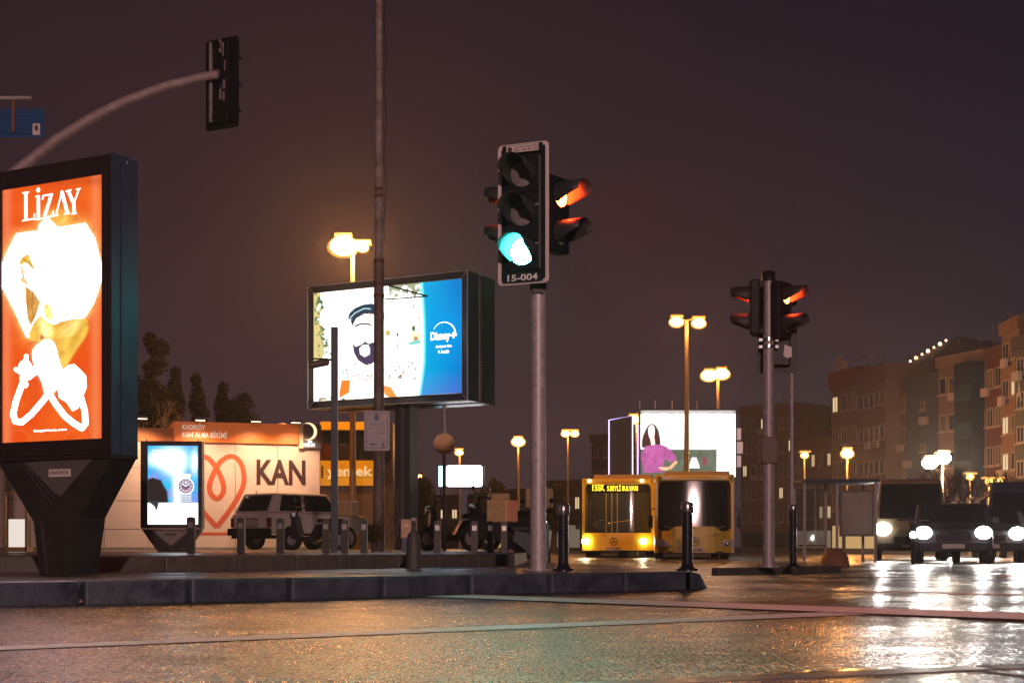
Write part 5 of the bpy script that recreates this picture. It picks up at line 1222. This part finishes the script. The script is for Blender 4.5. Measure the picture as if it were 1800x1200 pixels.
# ------------------------------------------------------------------ street lamps (each carries its own light)
halo_m = bpy.data.materials.new('halo_glow'); halo_m.use_nodes = True; _t = halo_m.node_tree; _t.nodes.clear()  # orange halo around the bulbs, put into a see-through glowing shell
_o = _t.nodes.new('ShaderNodeOutputMaterial'); _e = _t.nodes.new('ShaderNodeEmission'); _r = _t.nodes.new('ShaderNodeBsdfTransparent'); _x = _t.nodes.new('ShaderNodeAddShader')
_e.inputs[0].default_value = (1, .40, .05, 1); _e.inputs[1].default_value = .55; _r.inputs[0].default_value = (.8, .8, .8, 1)
_t.links.new(_e.outputs[0], _x.inputs[0]); _t.links.new(_r.outputs[0], _x.inputs[1]); _t.links.new(_x.outputs[0], _o.inputs[0])
lampm = pmat('lamp_pole', (.30, .22, .12), .45, .4, .1, 5)
def streetlamp(label, px, d, ytop, heads, power, base=0.0, r_=.09, bulb=.16, group='sodium street lamps', col=(1.0, .38, .09), kind='street_lamp', polepx=None, spread=True, mat=None, radii=None):
    x0 = X(polepx if polepx is not None else px, d); t = thing(kind, label, 'street lamp', (x0, d, base), 0, group); z1 = Z(ytop, d) - base
    m = MB(); m.tube([(0, 0, 0), (0, 0, z1 * .5), (0, 0, z1)], [r_ * 1.4, r_, r_ * .7], 12); m.build('pole', lampm, t)
    for i, (hx, hy) in enumerate(heads):
        if radii: bulb = radii[i]
        xx = X(hx, d) - x0; zz = Z(hy, d) - base
        m = MB(); m.tube([(0, 0, z1 - .05), (xx * .6, 0, max(zz, z1) + .08), (xx, .0, zz + .16)], .035, 8); m.build('arm', lampm, t)
        m = MB(); m.box(xx - .28, xx + .28, -.22, .30, zz + bulb * .8, zz + bulb * .8 + .12, bv=.04); h = m.build('lamp_head', lampm, t)
        m = MB(); m.ball((xx, -.05, zz), bulb, 14, sq=(1.2, .8, .85)); m.build('bulb', mat or sodium_bulb, h)
        if not mat or mat == sodium_big: m = MB(); m.ball((xx, -.05, zz - .03), bulb * 1.22, 16, sq=(1.2, .8, .8)); m.build('halo_shell', halo_m, h)  # added shell that draws the lamp's halo
        if power:
            ld = bpy.data.lights.new('lamp_light', 'POINT'); ld.energy = power; ld.color = col; ld.shadow_soft_size = .25; ld.specular_factor = .12
            lo = bpy.data.objects.new('lamp_light', ld); COL.objects.link(lo); lo.parent = t; lo.location = (xx, -.45, zz - .25)
    return t
streetlamp('large bright sodium lamp with two heads glowing above the film billboard', 620, 45, 446, [(604, 433), (638, 436)], 2300, K2, .09, .30, mat=sodium_big, radii=(.36, .15))
streetlamp('tallest twin-head floodlight mast above the white billboard', 1207, 60, 562, [(1189, 566), (1228, 568)], 250, 0, .11, .24)
streetlamp('shorter twin-head floodlight mast right of the tallest one', 1262, 74, 656, [(1246, 660), (1268, 657)], 250, 0, .10, .34)
streetlamp('sodium lamp at the violet-outlined board', 1119, 66, 733, [(1115, 737)], 200, 0, .07, .22)
streetlamp('distant sodium lamp just left of the main signal pole', 911, 80, 772, [(911, 776)], 250, 0, .08, .30)
streetlamp('distant sodium lamp right of the main signal pole', 998, 90, 760, [(994, 762), (1010, 762)], 200, 0, .07, .22)
streetlamp('distant sodium lamp over the white signboard', 808, 85, 790, [(807, 795)], 200, 0, .07, .20)
streetlamp('tiny distant lamp left of the white signboard', 738, 95, 833, [(738, 837)], 0, 0, .06, .13)
streetlamp('bright lamp before the lower apartment fronts', 1489, 80, 792, [(1489, 797)], 1500, 0, .07, .30)
wb = emat('white_bulb', (1, .93, .82), 40)
streetlamp('bright white lamp shining through the leafless tree', 1657, 62, 798, [(1657, 805), (1634, 814)], 1300, 0, .07, .30, col=(1, .86, .68), mat=wb)
for i, (px, py, lb) in enumerate(((1414, 800, 'small warm lamp left of the shelter'), (1705, 838, 'small shop-front lamp behind the middle leafless tree'), (1738, 846, 'small shop-front lamp behind the right leafless tree'), (1755, 846, 'small shop-front lamp nearest the right edge'), (1770, 868, 'low bright lamp by the right edge'))):
    streetlamp(lb, px, 66, py - 4, [(px, py)], 120, 0, .05, .15, group='small far lamps')

# ------------------------------------------------------------------ apartment buildings
win_frame = pmat('window_frame', (.55, .45, .38), .5); win_glass = pmat('window_glass', (.02, .02, .024), .12, 0, .3, 1, spec=.8)
curtain_m = pmat('curtained_glass', (.16, .13, .10), .35, 0, .4, 1.2)
winlit = emat('lit_window', (1, .75, .42), .9)
def window_mesh(w_, h_, mull=1, lit=False):
    m = MB(); f = .07
    m.box(-w_ / 2, w_ / 2, -.05, 0, -h_ / 2, -h_ / 2 + f, 0); m.box(-w_ / 2, w_ / 2, -.05, 0, h_ / 2 - f, h_ / 2, 0); m.box(-w_ / 2, -w_ / 2 + f, -.05, 0, -h_ / 2 + f, h_ / 2 - f, 0); m.box(w_ / 2 - f, w_ / 2, -.05, 0, -h_ / 2 + f, h_ / 2 - f, 0)
    for i in range(mull): x = -w_ / 2 + w_ * (i + 1) / (mull + 1); m.box(x - .035, x + .035, -.045, 0, -h_ / 2 + f, h_ / 2 - f, 0)
    m.box(-w_ / 2 + f, w_ / 2 - f, -.015, -.004, -h_ / 2 + f, h_ / 2 - f, 1); m.box(-w_ / 2 - .08, w_ / 2 + .08, -.14, 0, -h_ / 2 - .08, -h_ / 2 - .001, 0)
    return m.mesh('window', [win_frame, winlit if lit else win_glass])
shop_m = [win_glass, emat('shop_window_light', (1, .62, .25), .55), emat('shop_window_dim', (.8, .6, .45), .22)]
def building(label, pxl, dl, pxr, dr, ytop_r, floors, cols, wall, roofc, mull=1, wfrac=.62, hfrac=.5, litp=.03, group='apartment blocks along the right side', deep=11, parapet=.7, balc=False, seed=1, cat='building', gable=None):
    rng = random.Random(seed); a = Vector((X(pxl, dl), dl, 0)); b = Vector((X(pxr, dr), dr, 0)); Wd_ = (b - a).length
    t = thing('apartment_building', label, cat, (a.x, a.y, 0), yaw(a, b), group); Ht = Z(ytop_r, dr)
    wm = pmat('wall_' + str(wall), wall, .75, 0, .14, .6, .01); rm = pmat('roof_' + str(roofc), roofc, .7, 0, .15, 1.5)
    m = MB(); m.box(0, Wd_, 0, deep, 0, Ht - parapet); m.build('wall', wm, t)
    m = MB(); m.box(-.15, Wd_ + .15, -.15, deep, Ht - parapet, Ht - .02)
    if gable: m.prism([(-.2, Ht - .02), (Wd_ + .2, Ht - .02), (Wd_ * .62, Ht + gable)], -.2, deep)
    m.build('roof', rm, t); fh = (Ht - parapet) / floors; g0 = 1
    ww = Wd_ / cols * wfrac; wh = fh * hfrac; m1 = window_mesh(ww, wh, mull); m2 = window_mesh(ww, wh, mull, True); m3 = m1.copy(); m3.materials[1] = curtain_m
    for f in range(g0, floors):
        for c in range(cols):
            k_ = rng.random(); o = bpy.data.objects.new('window', m2 if k_ < litp * 3 else m3 if k_ < .45 else m1); COL.objects.link(o); o.parent = t
            o.location = (Wd_ * (c + .5) / cols, -.002, fh * (f + .5))
        if balc:
            m = MB(); m.box(Wd_ * .04, Wd_ * .96, -.9, -.003, fh * f - .1, fh * f + .05); m.box(Wd_ * .04, Wd_ * .96, -.9, -.84, fh * f + .05, fh * f + 1.0); m.build('balcony', wm, t)
    for k_ in range(rng.randint(2, 4)):
        xx = rng.uniform(.1, .9) * Wd_; zz = fh * rng.randint(1, max(1, floors - 1)) + .1; m = MB(); m.box(xx - .4, xx + .4, -.38, -.15, zz, zz + .5, bv=.03); m.build('air_conditioner', lgrey, t)
    for k_ in range(rng.randint(1, 3)):
        xx = rng.uniform(.1, .9) * Wd_; m = MB(); m.tube([(xx, 1, Ht - .1), (xx, 1, Ht + rng.uniform(.8, 2.2))], .035, 5); m.tube([(xx - .4, 1, Ht + .7), (xx + .4, 1, Ht + .7)], .025, 5); m.build('aerial', lampm, t)
    m = MB(); m.box(.3, Wd_ - .3, -.06, -.003, .3, fh * .8); m.build('shop_front', shop_m[rng.randint(0, 2)], t)
    m = MB(); m.box(0, Wd_, -.25, -.003, fh * .84, fh * .97); m.build('cornice', rm, t)
    return t, Wd_, Ht, fh
pk = (.30, .20, .155); sand = (.30, .21, .13); grey = (.07, .07, .085); brick = (.15, .055, .04); org = (.34, .09, .045)
t1, w1, h1, f1 = building('slim block with an orange parapet and three roof antenna panels', 1461, 104, 1509, 100, 643, 5, 3, pk, org, 1, parapet=1.2, seed=1, balc=False)
m = MB()
for x, y0_, y1_ in ((.25, 650, 628), (.75, 646, 618), (1.15, 644, 617), (1.75, 645, 629)): m.box(x - .12, x + .12, .1, .3, h1 - .05, h1 + (645 - y1_) * .04)
m.build('antenna_panel', lgrey, t1)
building('block with a brown parapet and ribbon windows, right of the antenna block', 1510, 99, 1556, 94, 637, 5, 5, pk, (.28, .16, .12), 0, .86, .42, parapet=1.1, seed=2)
t3, w3, h3_, f3 = building('blank dark hall with a lamp-lined sloping roof edge behind the blocks', 1566, 112, 1760, 104, 636, 3, 2, grey, (.13, .13, .15), 1, .12, .12, .0, parapet=.4, seed=3, gable=2.3)
m = MB()
for i in range(9): u = .10 + i * .055; m.ball((w3 * u, -.3, h3_ + 2.3 * u / .62 + .08), .09 + .05 * (i % 2), 8)
m.build('roof_lamp', emat('roof_lamps', (1, .6, .3), 5), t3)
building('narrow block squeezed between the antenna block and the dark hall', 1557, 96, 1598, 93, 660, 5, 3, (.22, .15, .12), (.18, .12, .1), 1, seed=4)
building('plain grey low block in front of the dark hall', 1594, 92, 1652, 89, 652, 4, 1, (.10, .105, .13), (.10, .10, .12), 1, .15, .2, 0, seed=5)
t5, w5, h5, f5 = building('apartment block with a projecting oriel bay and rows of tall windows', 1650, 88, 1733, 84, 612, 5, 5, pk, (.36, .24, .19), 0, .8, .46, .04, seed=6)
m = MB(); m.box(w5 * .62, w5 * .98, -1.0, -.003, f5, h5 - .8); m.build('oriel_bay', pmat('oriel', (.03, .07, .11), .4), t5)
for k in range(1, 5): m = MB(); m.box(w5 * .64, w5 * .96, -1.03, -1.002, f5 * k + .9, f5 * k + 2.2); m.build('oriel_window', win_glass, t5)
building('reddish brick apartment block with white window frames', 1734, 83, 1763, 81, 604, 5, 2, brick, (.16, .07, .05), 1, .75, .5, .0, seed=7)
building('tallest pale block near the right edge', 1761, 79, 1792, 76, 553, 6, 2, pk, (.30, .2, .15), 1, .7, .5, .08, seed=8)
t9, w9, h9, f9 = building('olive grey block cut by the right edge, with a large letter A', 1784, 74, 1850, 70, 572, 6, 3, (.13, .14, .12), (.10, .10, .10), 1, .6, .5, .03, seed=9)
text('letter_sign', 'A', wh_text, t9, .30, .80, h9 * .70, h9 * .70 + 1.0, -.02, .03)
bg2 = 'pale blocks beyond the buses'
building('pale many-windowed block directly behind the red traffic light pole', 1302, 125, 1398, 121, 706, 6, 6, sand, (.3, .2, .13), 1, .5, .5, .05, bg2, seed=11)
building('lower pale block between the red signal and the bus shelter', 1396, 118, 1465, 114, 768, 4, 5, sand, (.26, .15, .1), 1, .5, .5, .08, bg2, seed=12)
building('low far building left of the first bus', 935, 135, 1024, 132, 842, 2, 5, (.2, .14, .1), (.16, .1, .07), 1, .5, .4, .1, bg2, seed=13)
building('low far building behind the white signboard', 690, 140, 830, 136, 868, 2, 7, (.16, .11, .09), (.12, .08, .06), 1, .5, .4, .1, bg2, seed=14)
building('low far building between the signboard and the main signal pole', 838, 138, 926, 134, 858, 2, 5, (.18, .12, .09), (.13, .08, .06), 1, .5, .4, .15, bg2, seed=15)
building('dark mid-rise behind the violet-outlined board', 1040, 130, 1140, 128, 760, 5, 6, (.16, .11, .10), (.12, .08, .07), 1, .5, .45, .05, bg2, seed=16)
building('long low row behind the oncoming headlights', 1480, 76, 1850, 66, 868, 1, 1, (.12, .09, .07), (.10, .06, .04), 0, .1, .1, .0, 'shop rows', 6, .4, seed=17)

# ------------------------------------------------------------------ street litter
lit_m = pmat('dead_leaf', (.42, .30, .2), .6)
rng = random.Random(9)
for i, (px, py, lb) in enumerate(((1685, 1003, 'crumpled pale litter right of the kerb island'), (1763, 1015, 'orange-brown leaf on the asphalt near the right edge'), (142, 1061, 'small orange leaf at the first visible kerb joint'), (222, 1059, 'pale twist of paper against the kerb'), (1446, 1018, 'thin white scrap on the road under the bollard'), (1540, 1017, 'thin white scrap right of the other scrap'))):
    p = G(px, py); t = MB(); vs = []; s_ = .035 + .02 * (i % 3)
    for j in range(9): a = j * .698; r_ = s_ * rng.uniform(.6, 1.3); vs.append((r_ * math.cos(a) * 1.5, r_ * math.sin(a), rng.uniform(.004, .025)))
    t.add([(0, 0, .03)] + vs, [(0, 1 + j, 1 + (j + 1) % 9) for j in range(9)]); o = t.build('paper_scrap' if i not in (1, 2) else 'tree_leaf', lit_m, None, loc=(p.x, p.y, .002), rz=rng.uniform(0, 3)); tag(o, lb, 'litter', 'litter on the road')

# ------------------------------------------------------------------ unseen lamp added behind the viewpoint to light the near poles
t = thing('street_lamp', 'unseen street lamp added behind the viewpoint to light the near poles', 'street lamp', (3.4, -15.0, .0), 0, 'sodium street lamps')
m = MB(); m.tube([(0, 0, 0), (0, 0, 4), (0, 0, 8.0)], [.12, .09, .07], 12); m.build('pole', lampm, t)
m = MB(); m.tube([(0, 0, 7.95), (-.3, .8, 8.4), (-.5, 1.8, 8.5)], .04, 8); m.build('arm', lampm, t)
m = MB(); m.box(-.7, -.3, 1.5, 2.3, 8.42, 8.56, bv=.04); h = m.build('lamp_head', lampm, t)
m = MB(); m.ball((-.5, 1.9, 8.38), .16, 14, sq=(1, 1.3, .5)); m.build('bulb', emat('added_near_bulb', (1, .68, .52), 30), h)
ld = bpy.data.lights.new('lamp_light', 'POINT'); ld.energy = NEAR; ld.color = (1, .62, .57); ld.shadow_soft_size = .2
lo = bpy.data.objects.new('lamp_light', ld); COL.objects.link(lo); lo.parent = t; lo.location = (-.5, 1.9, 8.1)

# ------------------------------------------------------------------ night haze
if HAZE > 0:
    m = MB(); m.box(-80, 80, -30, 175, -1, 26); hz = m.build('haze', [bpy.data.materials.new('haze_air')]); hm_ = hz.data.materials[0]; hm_.use_nodes = True; t = hm_.node_tree; t.nodes.clear()
    o = t.nodes.new('ShaderNodeOutputMaterial'); v = t.nodes.new('ShaderNodeVolumePrincipled'); v.inputs['Density'].default_value = HAZE; v.inputs['Color'].default_value = (.95, .9, .86, 1); v.inputs['Anisotropy'].default_value = .55
    t.links.new(v.outputs[0], o.inputs['Volume']); tag(hz, kind='stuff')
    cam_d.clip_end = 2000
